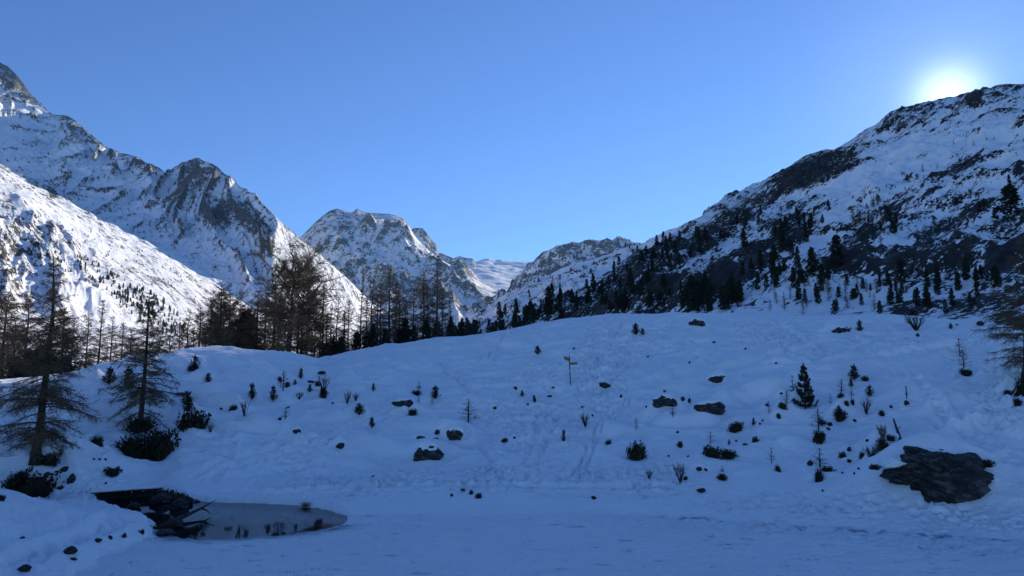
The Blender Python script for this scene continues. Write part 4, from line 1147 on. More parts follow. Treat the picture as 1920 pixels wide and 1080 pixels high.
def bush_meshes(seed, n=520):
    """unit mound of juniper and alpenrose: stems inside, leafy shell"""
    rg = np.random.default_rng(seed)
    S = Tris()
    for _ in range(12):
        a = rg.uniform(0, 6.28); r = rg.uniform(0.2, 0.8); top = rg.uniform(0.55, 1.15) * (1 - 0.5 * r)
        S.tube([(0.1 * math.cos(a), 0.1 * math.sin(a), -0.15), (0.6 * r * math.cos(a), 0.6 * r * math.sin(a), top * 0.5), (r * math.cos(a), r * math.sin(a), top)], [0.03, 0.022, 0.008], 4)
    F = Tris()
    # closed inner body
    th, ph = np.meshgrid(np.linspace(0, 2 * np.pi, 15)[:-1], np.linspace(-0.25, 1.5, 7), indexing='ij')
    rr = 0.68 * (1 + 0.55 * pn(np.cos(th) * 1.7 + seed, np.sin(th) * 1.7 + ph * 1.5, 3))
    V = np.stack([np.cos(th) * np.cos(ph) * rr, np.sin(th) * np.cos(ph) * rr, np.sin(ph) * rr * 1.05], -1)
    idx = np.arange(th.size).reshape(th.shape)
    a, b = idx[:, :-1], np.roll(idx, -1, 0)[:, :-1]
    c, d = np.roll(idx, -1, 0)[:, 1:], idx[:, 1:]
    F.add(V, np.concatenate([np.stack([a, b, c], -1).reshape(-1, 3), np.stack([a, c, d], -1).reshape(-1, 3)]))
    u = rg.uniform(0, 6.283, n); v = np.arcsin(rg.uniform(-0.15, 1, n))
    rad = rg.uniform(0.72, 1.0, n) * (1 + 0.60 * pn(np.cos(u) * 1.7 + seed, np.sin(u) * 1.7 + v * 1.5, 3))
    P = np.stack([np.cos(u) * np.cos(v) * rad, np.sin(u) * np.cos(v) * rad, np.sin(v) * rad], 1)
    F.leaves(P, rg.uniform(0.08, 0.22, n), rg, 0, 0.8)
    for _ in range(26):                                    # upright shoots round the edge
        a = rg.uniform(0, 6.283); r = rg.uniform(0.35, 0.95); z0 = 0.75 * math.sqrt(max(0.05, 1 - r * r))
        c = np.array([r * math.cos(a), r * math.sin(a), z0]) + rg.normal(0, 0.05, (9, 3)) + np.linspace(0, rg.uniform(0.15, 0.5), 9)[:, None] * np.array([0.3 * math.cos(a), 0.3 * math.sin(a), 1.0])
        F.leaves(c, 0.13, rg, 0, 0.8)
    return S.mesh('bush_stems', [M_BARK]), F.mesh('bush_foliage', [M_JUNIPER])

def small_pine_meshes(seed):
    """unit-height pine seedling: few upswept branches with dense dark brushes"""
    rg = np.random.default_rng(seed)
    T = Tris(); T.tube([(0, 0, -0.08), (0.01, 0, 0.5), (0, 0, 0.92)], [0.035, 0.025, 0.012], 5)
    C = Tris(); P = [np.array([0, 0, 1.0]) * rg.uniform(0.78, 1.0, 16)[:, None] + rg.normal(0, 0.022, (16, 3))]
    for k in range(6):
        z = 0.04 + 0.72 * k / 5
        for j in range(6 - k // 3):
            a = 6.283 * j / 5 + k + rg.normal(0, 0.3); L = (0.30 - 0.22 * z) * rg.uniform(0.6, 1.25)
            s = np.linspace(0.15, 1, 13)[:, None]
            q = np.array([0, 0, z]) + s * L * np.array([math.cos(a), math.sin(a), 0.1]) + s ** 2 * L * np.array([0, 0, 0.75])
            P.append(q + rg.normal(0, 0.018, q.shape))
    C.leaves(np.concatenate(P), 0.088, rg, 0, 0.9)
    return T.mesh('seedling_trunk', [M_BARK]), C.mesh('seedling_crown', [M_NEEDLE])

def sapling_meshes(seed, nb=30):
    """unit-height bare larch sapling"""
    rg = np.random.default_rng(seed)
    T = Tris(); T.tube([(0, 0, -0.1), (0.015, 0, 0.5), (rg.normal(0, 0.02), 0, 1)], [0.028, 0.020, 0.009], 5)
    C = Tris()
    z = 0.12 + 0.85 * np.sort(rg.random(nb)); a = np.cumsum(rg.normal(2.4, 0.4, nb))
    L = 0.34 * (1 - z) ** 0.7 * rg.uniform(0.5, 1.1, nb) + 0.03
    A = np.stack([0.01 + 0 * z, 0 * z, z], 1)
    D = np.stack([np.cos(a), np.sin(a), rg.uniform(0.0, 0.6, nb)], 1)
    B = A + D * L[:, None]
    C.spikes(A, B, 0.015)
    for _ in range(4):
        w = rg.uniform(0.25, 1, nb)[:, None]; A2 = A + (B - A) * w
        d = D * 0.6 + rg.normal(0, 0.5, (nb, 3)); d[:, 2] += 0.15
        C.spikes(A2, A2 + d * (L * 0.45)[:, None], 0.0105)
    return T.mesh('sapling_stem', [M_BARK]), C.mesh('sapling_branches', [M_TWIG])

def shrub_meshes(seed, n=26, fan=0.55):
    """unit-height bare twiggy shrub"""
    rg = np.random.default_rng(seed)
    S, C = Tris(), Tris()
    for _ in range(n):
        a = rg.uniform(0, 6.283); f = fan * math.sqrt(rg.random()); L = rg.uniform(0.55, 1.05)
        d = np.array([math.cos(a) * f, math.sin(a) * f, 1.0]); d /= np.linalg.norm(d)
        P = np.array([[0, 0, -0.08], d * L * 0.5 + rg.normal(0, 0.03, 3), d * L + rg.normal(0, 0.05, 3)])
        S.tube(P, [0.019, 0.015, 0.007], 4)
        m = 7
        u = rg.uniform(0.35, 1, m)[:, None]
        A = P[1] + (P[2] - P[1]) * u
        e = d[None] * 0.6 + rg.normal(0, 0.5, (m, 3))
        C.spikes(A, A + e * 0.22, 0.010)
    return S.mesh('shrub_stems', [M_BARK]), C.mesh('shrub_twigs', [M_TWIG])

def ico(sub):
    bm_v = []
    p = (1 + 5 ** 0.5) / 2
    V = np.array([(-1, p, 0), (1, p, 0), (-1, -p, 0), (1, -p, 0), (0, -1, p), (0, 1, p), (0, -1, -p), (0, 1, -p), (p, 0, -1), (p, 0, 1), (-p, 0, -1), (-p, 0, 1)], float)
    F = np.array([(0, 11, 5), (0, 5, 1), (0, 1, 7), (0, 7, 10), (0, 10, 11), (1, 5, 9), (5, 11, 4), (11, 10, 2), (10, 7, 6), (7, 1, 8), (3, 9, 4), (3, 4, 2), (3, 2, 6), (3, 6, 8), (3, 8, 9), (4, 9, 5), (2, 4, 11), (6, 2, 10), (8, 6, 7), (9, 8, 1)])
    V /= np.linalg.norm(V, axis=1)[:, None]
    for _ in range(sub):
        cache = {}; V = list(V); NF = []
        def mid(i, j):
            k = (min(i, j), max(i, j))
            if k not in cache:
                m = V[i] + V[j]; V.append(m / np.linalg.norm(m)); cache[k] = len(V) - 1
            return cache[k]
        for a, b, c in F:
            d, e, f = mid(a, b), mid(b, c), mid(c, a)
            NF += [(a, d, f), (b, e, d), (c, f, e), (d, e, f)]
        V, F = np.array(V), np.array(NF)
    return V, F
ICO3, ICO4 = ico(3), ico(4)

def rock_meshes(seed, fine=False, cap=True, cap_line=0.28, rough=0.30, cuts=11):
    """unit boulder of broken schist with snow lying on its top and back"""
    rg = np.random.default_rng(seed)
    V, F = ICO4 if fine else ICO3
    N = V.copy()
    V = V.copy()
    for _ in range(cuts):                                  # broken faces
        d = rg.normal(size=3); d /= np.linalg.norm(d); c = rg.uniform(0.55, 0.88)
        k = V @ d
        V = V - np.maximum(k - c, 0)[:, None] * d[None] * 0.92
    off = rough * (0.6 * fbm(N[:, 0] * 1.6 + seed, N[:, 2] * 1.9 + N[:, 1] * 1.3, 4, seed % 50))
    off = off + 0.035 * np.round(3.0 * (N[:, 2] * 1.5 + 0.5 * N[:, 0] + 0.3 * fbm(N[:, 0] * 2, N[:, 1] * 2, 2, 5))) * 0.35
    V = V * (1 + off)[:, None]
    if fine: V = V * (1 + 0.10 * ridged(N[:, 0] * 2.2 + N[:, 1], N[:, 2] * 4.5 + N[:, 0] * 1.2, 4, seed % 40))[:, None] + 0.07 * np.stack([fbm(N[:, 0] * 9, N[:, 2] * 14, 3, 7), 0 * off, fbm(N[:, 0] * 7, N[:, 2] * 11 + 3, 3, 8)], 1)
    T = Tris(); T.add(V, F)
    rock = T.mesh('boulder_stone', [M_ROCK], fine)
    if not cap: return rock, None
    crit = N[:, 2] * 0.85 + N[:, 1] * 0.45 + 0.30 * fbm(N[:, 0] * 2.2 + seed * 0.7, N[:, 1] * 2.2 + N[:, 2] * 1.1, 3, 9)
    lift = sstep(cap_line - 0.12, cap_line + 0.30, crit)
    keep = (crit[F] > cap_line - 0.10).all(1)
    CV = V * (1 + 0.015 + 0.06 * lift)[:, None] + np.array([0, 0, 1]) * (0.07 * lift)[:, None] - (1 - lift)[:, None] * V * 0.05
    used = np.unique(F[keep]); rm = np.full(len(V), -1); rm[used] = np.arange(len(used))
    T = Tris(); T.add(CV[used], rm[F[keep]])
    return rock, T.mesh('boulder_snow_cap', [M_CAP], True)

# ------------------------------------------------------------------ foreground and middle larches
RNG = random.Random(5)
def hill_at(x, y):
    p = L_H.hit(x, y)
    return p

NEAR_A = larch_meshes(13.0, 201, nb=150, spread=0.26, low=0.10, twigs=30, sub=6, tr=0.020, droop=0.72, twig_r=0.014, hang=0.35)
NEAR_B = larch_meshes(10.5, 202, nb=125, spread=0.29, low=0.10, twigs=30, sub=6, tr=0.018, droop=0.72, twig_r=0.014, hang=0.35)
NEAR_C = larch_meshes(10.5, 203, nb=130, spread=0.30, low=0.12, twigs=30, sub=6, tr=0.020, droop=0.72, twig_r=0.014, hang=0.35)

def tree_height(x, ytop, p):
    az, te = px_dir(x, ytop)
    return EYE + float(te) * math.hypot(p[0], p[1]) - p[2]

p = hill_at(65, 872); put_larch(NEAR_A, p, tree_height(95, 488, p) / 13.0, 0.4, 'tall bare larch with dark thicket at its foot, nearest tree on the left')
p = hill_at(262, 808); put_larch(NEAR_B, p, tree_height(276, 552, p) / 10.5, 1.9, 'smaller bare larch left of the hill, rooted above a wide dark thicket')
p = hill_at(1922, 715); put_larch(NEAR_C, p, tree_height(1890, 440, p) / 10.5, 2.2, 'bare larch leaning in at the right edge of the picture')
bpy.context.view_layer.update()
for o in COL.objects:
    if o.get('label', '').startswith('bare larch leaning'): o.rotation_euler = (0.02, -0.10, 2.2)
p = px_at(-52, 720, 58); p[2] = L_H.ground(p[0], p[1]) - 0.1
put_larch(NEAR_B, p, 1.25, 4.0, 'bare larch at the left edge with only its branches in the picture')

MID = [larch_meshes(13.0, 211 + i, nb=95, spread=0.15 + 0.02 * (i % 3), low=0.10, twigs=22, sub=5, tr=0.013, droop=0.4, twig_r=0.017) for i in range(4)]
WIDE = [larch_meshes(11.0, 221 + i, nb=90, spread=0.27, low=0.10, twigs=26, sub=6, tr=0.018, droop=0.35, twig_r=0.018) for i in range(3)]
BROAD = larch_meshes(15.0, 231, nb=58, spread=0.36, low=0.26, twigs=34, sub=5, tr=0.030, droop=0.15, twig_r=0.017, broad=True)

def behind(x, D):
    az, te = px_dir(x, 660)
    X, Y = D * math.sin(az), D * math.cos(az)
    return np.array([X, Y, L_H.ground(X, Y) - 0.1])

def stand(x, ytop, D, meshes, h0, label, group=None, fat=1.0):
    p = behind(x, D)
    h = tree_height(x, ytop, p)
    return put_larch(meshes, p, h / h0 * fat, RNG.uniform(0, 6.28), label, group, sz=h / h0)

stand(538, 506, 100, BROAD, 15.0, 'huge old larch with crooked limbs and broad bare crown behind the left hump', fat=1.05)
stand(818, 477, 122, MID[0], 13.0, 'tallest slender larch at the right end of the grove below the summit')
stand(731, 494, 118, MID[1], 13.0, 'slender larch with pointed top in the middle of the grove')
stand(794, 503, 124, MID[2], 13.0, 'slender larch just left of the tallest one in the grove')
stand(605, 528, 108, MID[3], 13.0, 'slim straight larch right of the huge old larch')
stand(410, 528, 104, WIDE[0], 11.0, 'brown sunlit larch topping the trees on the left hump')
stand(428, 538, 112, MID[2], 13.0, 'brown larch close beside the highest tree of the left hump')
stand(566, 530, 112, BROAD, 15.0, 'second spreading larch half hidden behind the huge old larch', fat=0.7)
stand(415, 575, 118, BROAD, 15.0, 'spreading brown larch behind the highest tree of the left hump', fat=0.7)
grove = 'bare larches of the grove beyond the hill'
for i, (x, yt, D) in enumerate([(672, 541, 128), (696, 522, 120), (705, 540, 134), (718, 528, 126), (742, 530, 138), (749, 526, 121), (775, 530, 127), (788, 524, 140), (802, 535, 132), (826, 536, 130), (760, 552, 136), (686, 556, 138), (845, 556, 136), (655, 560, 130)]):
    stand(x, yt, D, MID[i % 4], 13.0, 'slender bare larch among the close grove below the central summit', grove)
for i, (x, yt, D) in enumerate([(597, 546, 118), (620, 566, 122), (640, 578, 126), (578, 540, 122), (632, 556, 134), (588, 570, 112), (610, 580, 128), (648, 585, 118)]):
    stand(x, yt, D, MID[(i + 1) % 4], 13.0, 'thin bare larch between the huge old larch and the grove', 'thin larches beside the old larch')
for i, (x, yt, D) in enumerate([(512, 512, 106), (482, 545, 110), (465, 575, 104), (497, 560, 118), (556, 560, 106), (520, 585, 96)]):
    stand(x, yt, D, WIDE[i % 3], 11.0, 'bare wide larch crowded around the huge old larch', 'larches crowding the old larch')
for i, (x, yt, D) in enumerate([(335, 606, 100), (352, 590, 112), (372, 572, 106), (392, 560, 116), (446, 572, 110), (384, 600, 96), (425, 600, 98), (360, 615, 122), (402, 585, 124), (455, 590, 122), (438, 610, 104), (475, 600, 120)]):
    stand(x, yt, D, WIDE[(i + 1) % 3], 11.0, 'brown bare larch in the low row behind the left hump', 'low brown larches behind the left hump')
for i, (x, yt, D) in enumerate([(182, 560, 120), (205, 590, 126), (160, 585, 112), (228, 600, 120), (245, 618, 112), (300, 618, 116), (318, 612, 126)]):
    stand(x, yt, D, (MID + WIDE)[i], 13.0 if i < 4 else 11.0, 'brown sunlit larch seen between the two front larches', 'larches between the front trees')
for i, (x, yt, D) in enumerate([(8, 545, 100), (28, 585, 108), (48, 560, 120), (115, 570, 112), (132, 600, 104), (-20, 560, 98), (90, 590, 100)]):
    stand(x, yt, D, WIDE[i % 3], 11.0, 'brown larch in the thick row behind the tall front larch', 'larches behind the tall front larch')

SEED = [small_pine_meshes(245 + i) for i in range(4)]
YP = [young_pine_meshes(241 + i, 2.6, 0.55 + 0.1 * i, 9 + i) for i in range(3)]
PINE_FAR = [pine_far_mesh(251 + i, 0.14 + 0.025 * (i % 3), 150, 0.2 + 0.1 * (i % 2)) for i in range(6)]
ROUND_FAR = [pine_far_mesh(261 + i, 0.36, 130, 0.2) for i in range(2)]
LARCH_FAR = [larch_far_mesh(271 + i) for i in range(4)]

def far_tree(meshes, p, h, label, cat, group, name, fat=1.0, whole=False):
    m, rz = RNG.choice(meshes), RNG.uniform(0, 6.28)
    if whole:                                             # too small to show its parts
        return tag(link(name, m[2], None, p, rz, (h * fat, h * fat, h)), label, cat, group)
    e = link(name, None, None, p, rz, (h * fat, h * fat, h))
    link('trunk', m[0], e); link('crown', m[1], e)
    return tag(e, label, cat, group)

for x, yt, D, f in [(700, 610, 112, 1.3), (760, 600, 120, 1.3), (775, 612, 112, 1.4), (722, 618, 110, 1.4), (612, 644, 96, 1.6), (640, 634, 104, 1.5), (845, 596, 116, 1.3), (866, 600, 118, 1.3), (800, 604, 118, 1.4), (668, 624, 112, 1.4), (626, 636, 108, 1.5), (745, 618, 126, 1.4), (690, 626, 124, 1.5), (822, 606, 128, 1.4)]:
    p = behind(x, D); far_tree(PINE_FAR, p, max(1.5, tree_height(x, yt, p)), 'low dark pine filling the foot of the larch grove', 'pine tree', 'low pines under the grove', 'arolla_pine', f * 0.72)
for x, yt, D in [(455, 588, 112), (60, 660, 92), (100, 668, 96), (30, 672, 90), (80, 650, 104), (130, 672, 94)]:
    p = behind(x, D); far_tree(PINE_FAR, p, tree_height(x, yt, p), 'dark pine half hidden among the left larches', 'pine tree', 'dark pines among the left larches', 'arolla_pine', 1.5)

# ------------------------------------------------------------------ trees on the mountainsides
def scatter(loft, blob, n, hpx, meshes, label, cat, group, name, fat=1.0, spread_h=0.3, seed=0):
    rg = random.Random(seed)
    x0, y0, rx, ry, rot = blob
    rx, ry = rx * 1.22, ry * 1.25
    c, s = math.cos(math.radians(rot)), math.sin(math.radians(rot))
    made = 0
    for _ in range(n * 4):
        if made >= n: break
        a, r = rg.uniform(0, 6.283), math.sqrt(rg.random())
        u, v = r * math.cos(a) * rx, r * math.sin(a) * ry
        x, y = x0 + u * c + v * s, y0 - u * s + v * c
        p = loft.hit(x, y)
        if p is None: continue
        made += 1
        h = hpx * 0.72 * (1 + rg.uniform(-spread_h, spread_h) - (0.35 if rg.random() < 0.25 else 0)) * p[1] / FPX
        far_tree(meshes, p - np.array([0, 0, 0.03 * h]), h, label, cat, group, name, fat * rg.uniform(0.85, 1.2), whole=hpx < 24)

PT, LT = 'pine tree', 'larch tree'
R = L_RN
scatter(R, (1262, 478, 62, 26, 30), 26, 30, PINE_FAR, 'dark arolla pine in the stand along the upper edge of the rocky slope', PT, 'pines along the rock edge', 'arolla_pine', seed=1)
scatter(R, (1170, 525, 70, 26, 30), 24, 26, PINE_FAR, 'dark pine on the broken rock at the left end of the right mountainside', PT, 'pines at the left end of the rocks', 'arolla_pine', seed=2)
scatter(R, (1325, 572, 56, 14, 8), 28, 52, PINE_FAR, 'large black pine in the dense clump right behind the hill crest', PT, 'dense pines behind the crest', 'arolla_pine', 1.1, seed=3)
scatter(R, (1440, 490, 50, 44, 38), 26, 40, PINE_FAR, 'dark pine in the strip of forest left of the snow gully', PT, 'pines left of the snow gully', 'arolla_pine', seed=4)
scatter(R, (1515, 430, 46, 30, 38), 14, 34, PINE_FAR, 'dark pine on the upper rocks left of the snow gully', PT, 'upper pines left of the gully', 'arolla_pine', seed=5)
scatter(R, (1640, 425, 50, 32, 30), 20, 32, LARCH_FAR, 'grey bare larch on the ledges right of the snow gully', LT, 'larches right of the gully', 'larch_tree', 1.3, seed=6)
scatter(R, (1655, 420, 46, 26, 30), 8, 32, PINE_FAR, 'dark pine among grey larches right of the snow gully', PT, 'pines right of the gully', 'arolla_pine', seed=7)
scatter(R, (1535, 540, 44, 46, 30), 16, 46, PINE_FAR, 'dark tall pine in the group at the foot of the snow gully', PT, 'pines at the gully foot', 'arolla_pine', seed=8)
scatter(R, (1510, 560, 60, 30, 20), 20, 40, LARCH_FAR, 'grey bare larch in the group at the foot of the snow gully', LT, 'larches at the gully foot', 'larch_tree', 1.3, seed=9)
scatter(R, (1645, 560, 60, 24, 10), 16, 38, PINE_FAR, 'black pine on the low slope behind the middle of the crest', PT, 'low pines behind the crest', 'arolla_pine', seed=10)
scatter(R, (1640, 535, 70, 34, 20), 18, 34, LARCH_FAR, 'pale bare larch on the open snow behind the middle of the crest', LT, 'pale larches on open snow', 'larch_tree', 1.3, seed=11)
scatter(R, (1775, 548, 90, 34, 10), 26, 46, PINE_FAR, 'dark pine on the rough rocks above the right part of the crest', PT, 'pines on the right rocks', 'arolla_pine', seed=12)
scatter(R, (1790, 470, 90, 40, 25), 12, 30, LARCH_FAR, 'bare larch scattered on the snow ledges far right', LT, 'larches on the right ledges', 'larch_tree', 1.3, seed=13)
scatter(R, (1850, 370, 60, 40, 25), 8, 26, PINE_FAR, 'dark pine high on the right above the grey slab', PT, 'pines high on the right', 'arolla_pine', 1.2, seed=14)
scatter(R, (1690, 370, 90, 26, 25), 20, 20, LARCH_FAR, 'small bare larch at the upper tree line on smooth snow', LT, 'larches at the tree line', 'larch_tree', 1.4, seed=15)
scatter(R, (1660, 362, 80, 18, 25), 9, 15, ROUND_FAR, 'small round dark pine at the upper tree line', PT, 'round pines at the tree line', 'arolla_pine', 1.0, seed=16)
scatter(R, (1800, 300, 100, 50, 20), 16, 12, LARCH_FAR, 'tiny bare larch above the tree line under the ridge', LT, 'tiny larches under the ridge', 'larch_tree', 1.4, seed=17)
scatter(R, (1400, 420, 60, 14, 32), 10, 24, PINE_FAR, 'dark pine high on the crag below the black cliff', PT, 'pines below the black cliff', 'arolla_pine', seed=18)
scatter(R, (950, 600, 90, 24, 18), 44, 40, PINE_FAR, 'black pine in the forest closing the valley left of the rocks', PT, 'valley forest pines', 'arolla_pine', 1.1, seed=19)
scatter(R, (1230, 560, 90, 16, 10), 28, 38, PINE_FAR, 'dark pine under the rocks left of the dense clump behind the crest', PT, 'pines under the left rocks', 'arolla_pine', seed=23)
scatter(R, (1070, 570, 60, 22, 22), 20, 34, PINE_FAR, 'black pine at the edge where valley forest meets the rocks', PT, 'pines between forest and rocks', 'arolla_pine', 1.1, seed=20)
scatter(L_RS, (1080, 518, 110, 26, 20), 24, 13, PINE_FAR, 'tiny dark tree dotting the farther snowy slope in the valley', PT, 'tiny trees on the farther slope', 'arolla_pine', 1.3, seed=21)
scatter(L_RS, (985, 560, 80, 24, 20), 30, 18, LARCH_FAR, 'tiny grey larch on the farther snowy slope above the forest', LT, 'tiny larches on the farther slope', 'larch_tree', 1.5, seed=22)
for x, y, h, f, lab in [(1895, 402, 58, 1.9, 'broad black pine clump high at the right edge above the rocks'), (1571, 500, 62, 1.3, 'tallest dark pine standing alone in the snow gully'), (1522, 512, 50, 1.3, 'pointed dark pine just left of the tallest gully pine'), (1690, 528, 44, 1.2, 'dark pine at the end of a rock ledge above pale larches'), (1716, 608, 62, 1.4, 'dark pine rising straight behind the bare round shrub on the crest')]:
    p = R.hit(x, y) if y < 590 else behind(x, 118)
    h_m = h * p[1] / FPX
    far_tree(PINE_FAR, p - np.array([0, 0, 0.03 * h_m]), h_m, lab, PT, None, 'arolla_pine', f)

L = L_LM
scatter(L, (215, 540, 80, 15, -38), 90, 10, PINE_FAR, 'tiny dark conifer in the tree belt crossing the sunlit slope', 'conifer', 'tree belt on the sunlit slope', 'conifer_tree', 1.3, seed=31)
scatter(L, (285, 585, 60, 22, -34), 150, 12, PINE_FAR, 'tiny dark conifer in the thick lower end of the belt', 'conifer', 'lower end of the tree belt', 'conifer_tree', 1.3, seed=32)
scatter(L, (110, 490, 60, 10, -32), 36, 8, PINE_FAR, 'tiny dark conifer in the thin upper end of the belt', 'conifer', 'upper end of the tree belt', 'conifer_tree', 1.4, seed=33)
scatter(L, (250, 500, 110, 30, -30), 40, 6, ROUND_FAR, 'tiny dark bush dotted on the bright slope above the belt', 'bush', 'bushes on the bright slope', 'slope_bush', 1.0, seed=34)
scatter(L, (100, 640, 130, 30, -10), 36, 20, LARCH_FAR, 'tiny brown larch at the foot of the sunlit slope', LT, 'larches at the sunlit foot', 'larch_tree', 1.5, seed=35)

ORD = ['leftmost', 'second from left', 'third from left', 'fourth from left', 'fifth from left', 'sixth from left', 'seventh from left', 'eighth from left', 'ninth from left', 'tenth from left', 'eleventh from left', 'twelfth from left', 'thirteenth from left', 'fourteenth from left', 'fifteenth from left', 'sixteenth from left', 'seventeenth from left', 'eighteenth from left', 'nineteenth from left', 'twentieth from left']
groups = {}
for o in COL.objects:
    if o.get('group'): groups.setdefault(o['group'], []).append(o)
for g, os_ in groups.items():
    if len(os_) > 20: continue
    os_.sort(key=lambda o: o.location.x / o.location.y)
    for i, o in enumerate(os_):
        o['label'] = o['label'] + ', ' + (ORD[i] if i < len(os_) - 1 else 'rightmost')

# ------------------------------------------------------------------ rocks, bushes, saplings on the hillside
ROCKS = [rock_meshes(301 + i, cap_line=0.16 + 0.05 * (i % 3), rough=0.22) for i in range(6)]
STONES = [rock_meshes(321 + i, cap=False)[0] for i in range(5)]
BUSH = [bush_meshes(331 + i) for i in range(6)]
SAP = [sapling_meshes(341 + i) for i in range(5)]
SHRUB = [shrub_meshes(351 + i, 22 + 3 * i, 0.45 + 0.12 * i) for i in range(3)]
_cnt = [0]

def place(kind, x, y, w, h, label, group=None):
    p = SPOTS.get((x, y))
    if p is None: p = L_H.hit(x, y)
    if p is None: return
    _cnt[0] += 1; k = _cnt[0]
    u = p[1] / FPX                                     # metres for one pixel here
    W, H = w * u, h * u
    rz = RNG.uniform(0, 6.28)
    if kind == 'B':
        m = BUSH[k % 6]
        e = link('juniper_bush', None, None, p - np.array([0, 0, 0.16 * H + 0.04]), rz, (W * RNG.uniform(0.46, 0.6), W * RNG.uniform(0.36, 0.5), H * 0.92))
        e.rotation_euler = (RNG.uniform(-0.25, 0.25), RNG.uniform(-0.25, 0.25), rz)
        link('stems', m[0], e); link('foliage', m[1], e); tag(e, label, 'bush', group)
    elif kind == 'R':
        m = ROCKS[k % 6]
        e = link('boulder', None, None, p + np.array([0, 0.22 * W, H * 0.30]), RNG.uniform(-0.35, 0.35), (W * 0.60, W * 0.46, H * 0.74))
        link('stone', m[0], e); link('snow_cap', m[1], e); tag(e, label, 'boulder', group)
    elif kind == 'S':
        o = link('stone', STONES[k % 5], None, p + np.array([0, 0.1 * W, H * 0.25]), rz * 0.1, (W * 0.55, W * 0.45, H * 0.62))
        tag(o, label, 'stone', group)
    elif kind == 'P':
        m, s, f = (YP[k % 3], H / 2.6, (W / H) / 0.45) if H > 1.5 else (SEED[k % 4], H * 1.05, (W / H) / 0.55)
        f = max(0.8, min(1.7, f))
        e = link('young_pine', None, None, p - np.array([0, 0, 0.03]), rz, (s * f, s * f, s))
        link('trunk', m[0], e); link('crown', m[1], e); tag(e, label, 'pine', group)
    elif kind == 'L':
        m = SAP[k % 5]; f = max(0.7, min(1.5, (W / H) / 0.5))
        e = link('larch_sapling', None, None, p, rz, (H * f, H * f, H))
        link('stem', m[0], e); link('branches', m[1], e); tag(e, label, 'sapling', group)
    elif kind == 'T':
        m = SHRUB[k % 3]; f = max(0.7, min(1.6, (W / H) / 0.9))
        e = link('bare_shrub', None, None, p, rz, (H * f, H * f, H))
        link('stems', m[0], e); link('twigs', m[1], e); tag(e, label, 'shrub', group)

for it in ITEMS: place(*it)
tiny = 'tiny dark stone chip poking through the open snow'
for x, y in [(197, 863), (198, 907), (186, 862), (176, 862), (666, 646), (1215, 670), (1076, 655), (1293, 681), (1164, 745), (1092, 764), (1212, 764), (1246, 735), (1398, 655), (1455, 682), (990, 759), (1165, 743), (1425, 796), (1430, 790), (1290, 857), (1254, 856), (1602, 889), (1610, 880), (1580, 888), (1380, 828), (1543, 921), (1700, 740), (414, 768), (430, 770), (540, 765), (624, 757)]:
    place('S', x, y, 5, 4, tiny, 'tiny stone chips in the snow')

# the big boulder by the lake
def big_boulder():
    D = 33.0
    p = SPOTS['big']
    u = p[1] / FPX
    rock, _ = rock_meshes(411, fine=True, cap=False, rough=0.24, cuts=3)
    e = link('lakeside_boulder', None, None, (p[0], p[1] + 1.0, p[2]), 0.0)
    W, H = 172 * u, 92 * u
    o = link('main_block', rock, e, (0.36, 0.25, H * 0.34)); o.scale = (W * 0.45, 1.5, H * 0.55); o.rotation_euler = (0.1, 0.0, 0.1)
    rock4, _ = rock_meshes(409, fine=True, cap=False, rough=0.34, cuts=5)
    o = link('upper_block', rock4, e, (-W * 0.12, 0.20, H * 0.58)); o.scale = (W * 0.25, 1.1, H * 0.36); o.rotation_euler = (0, 0.15, 0.3)
    rock2, _ = rock_meshes(403, fine=True, cap=False, rough=0.30, cuts=5)
    o = link('side_block', rock2, e, (-W * 0.42, 0.15, H * 0.47)); o.scale = (0.62, 0.8, 0.36); o.rotation_euler = (0, 0.05, 0.4)
    rock3, _ = rock_meshes(405, fine=False, cap=False, rough=0.26)
    o = link('top_block', rock3, e, (-W * 0.23, 0.35, H * 0.96)); o.scale = (0.40, 0.5, 0.24); o.rotation_euler = (0, 0.2, 0.2)
    # thin snow in one pocket on the right and on the left shoulder
    V, F = ICO4
    def pillow(sx, sy, sz, seed):
        W_ = V * np.array([sx, sy, sz]) * (1 + 0.22 * fbm(V[:, 0] * 2 + seed, V[:, 1] * 2 + V[:, 2], 4, seed))[:, None]
        T = Tris(); T.add(W_, F); return T.mesh('boulder_snow', [M_CAP], True)
    o = link('snow_patch', pillow(0.30, 0.30, 0.15, 4), e, (W * 0.47, -0.55, H * 0.46)); o.rotation_euler = (0.3, 0.3, 0)
    o = link('snow_patch', pillow(W * 0.17, 0.55, 0.20, 6), e, (-W * 0.42, 0.55, H * 0.74)); o.rotation_euler = (0.2, -0.25, 0)
    o = link('snow_patch', pillow(W * 0.24, 0.75, 0.24, 7), e, (W * 0.13, 0.62, H * 0.84)); o.rotation_euler = (0.2, 0.22, 0)
    B = BUSH[2]
    for q, (dx, dz, s) in enumerate([(W * 0.50, H * 0.68, 0.34), (W * 0.30, H * 0.74, 0.36), (-W * 0.72, H * 0.62, 0.24)]):
        o = link('heather_tuft', B[1], e, (dx, 0.0, dz)); o.scale = (s, s, s * 0.8)
    tag(e, 'biggest dark layered boulder at the lake shore, capped with snow', 'boulder')
big_boulder()

# ------------------------------------------------------------------ signpost, stake, log, branch, pool edge
def box(T, c, s, rot=None, mat=0):
    V = np.array([(x, y, z) for x in (-1, 1) for y in (-1, 1) for z in (-1, 1)], float) * np.array(s) / 2
    if rot is not None: V = V @ np.array(rot).T
    V = V + np.array(c)
    F = [(0, 1, 3), (0, 3, 2), (4, 6, 7), (4, 7, 5), (0, 4, 5), (0, 5, 1), (2, 3, 7), (2, 7, 6), (0, 2, 6), (0, 6, 4), (1, 5, 7), (1, 7, 3)]
    T.add(V, F, mat)

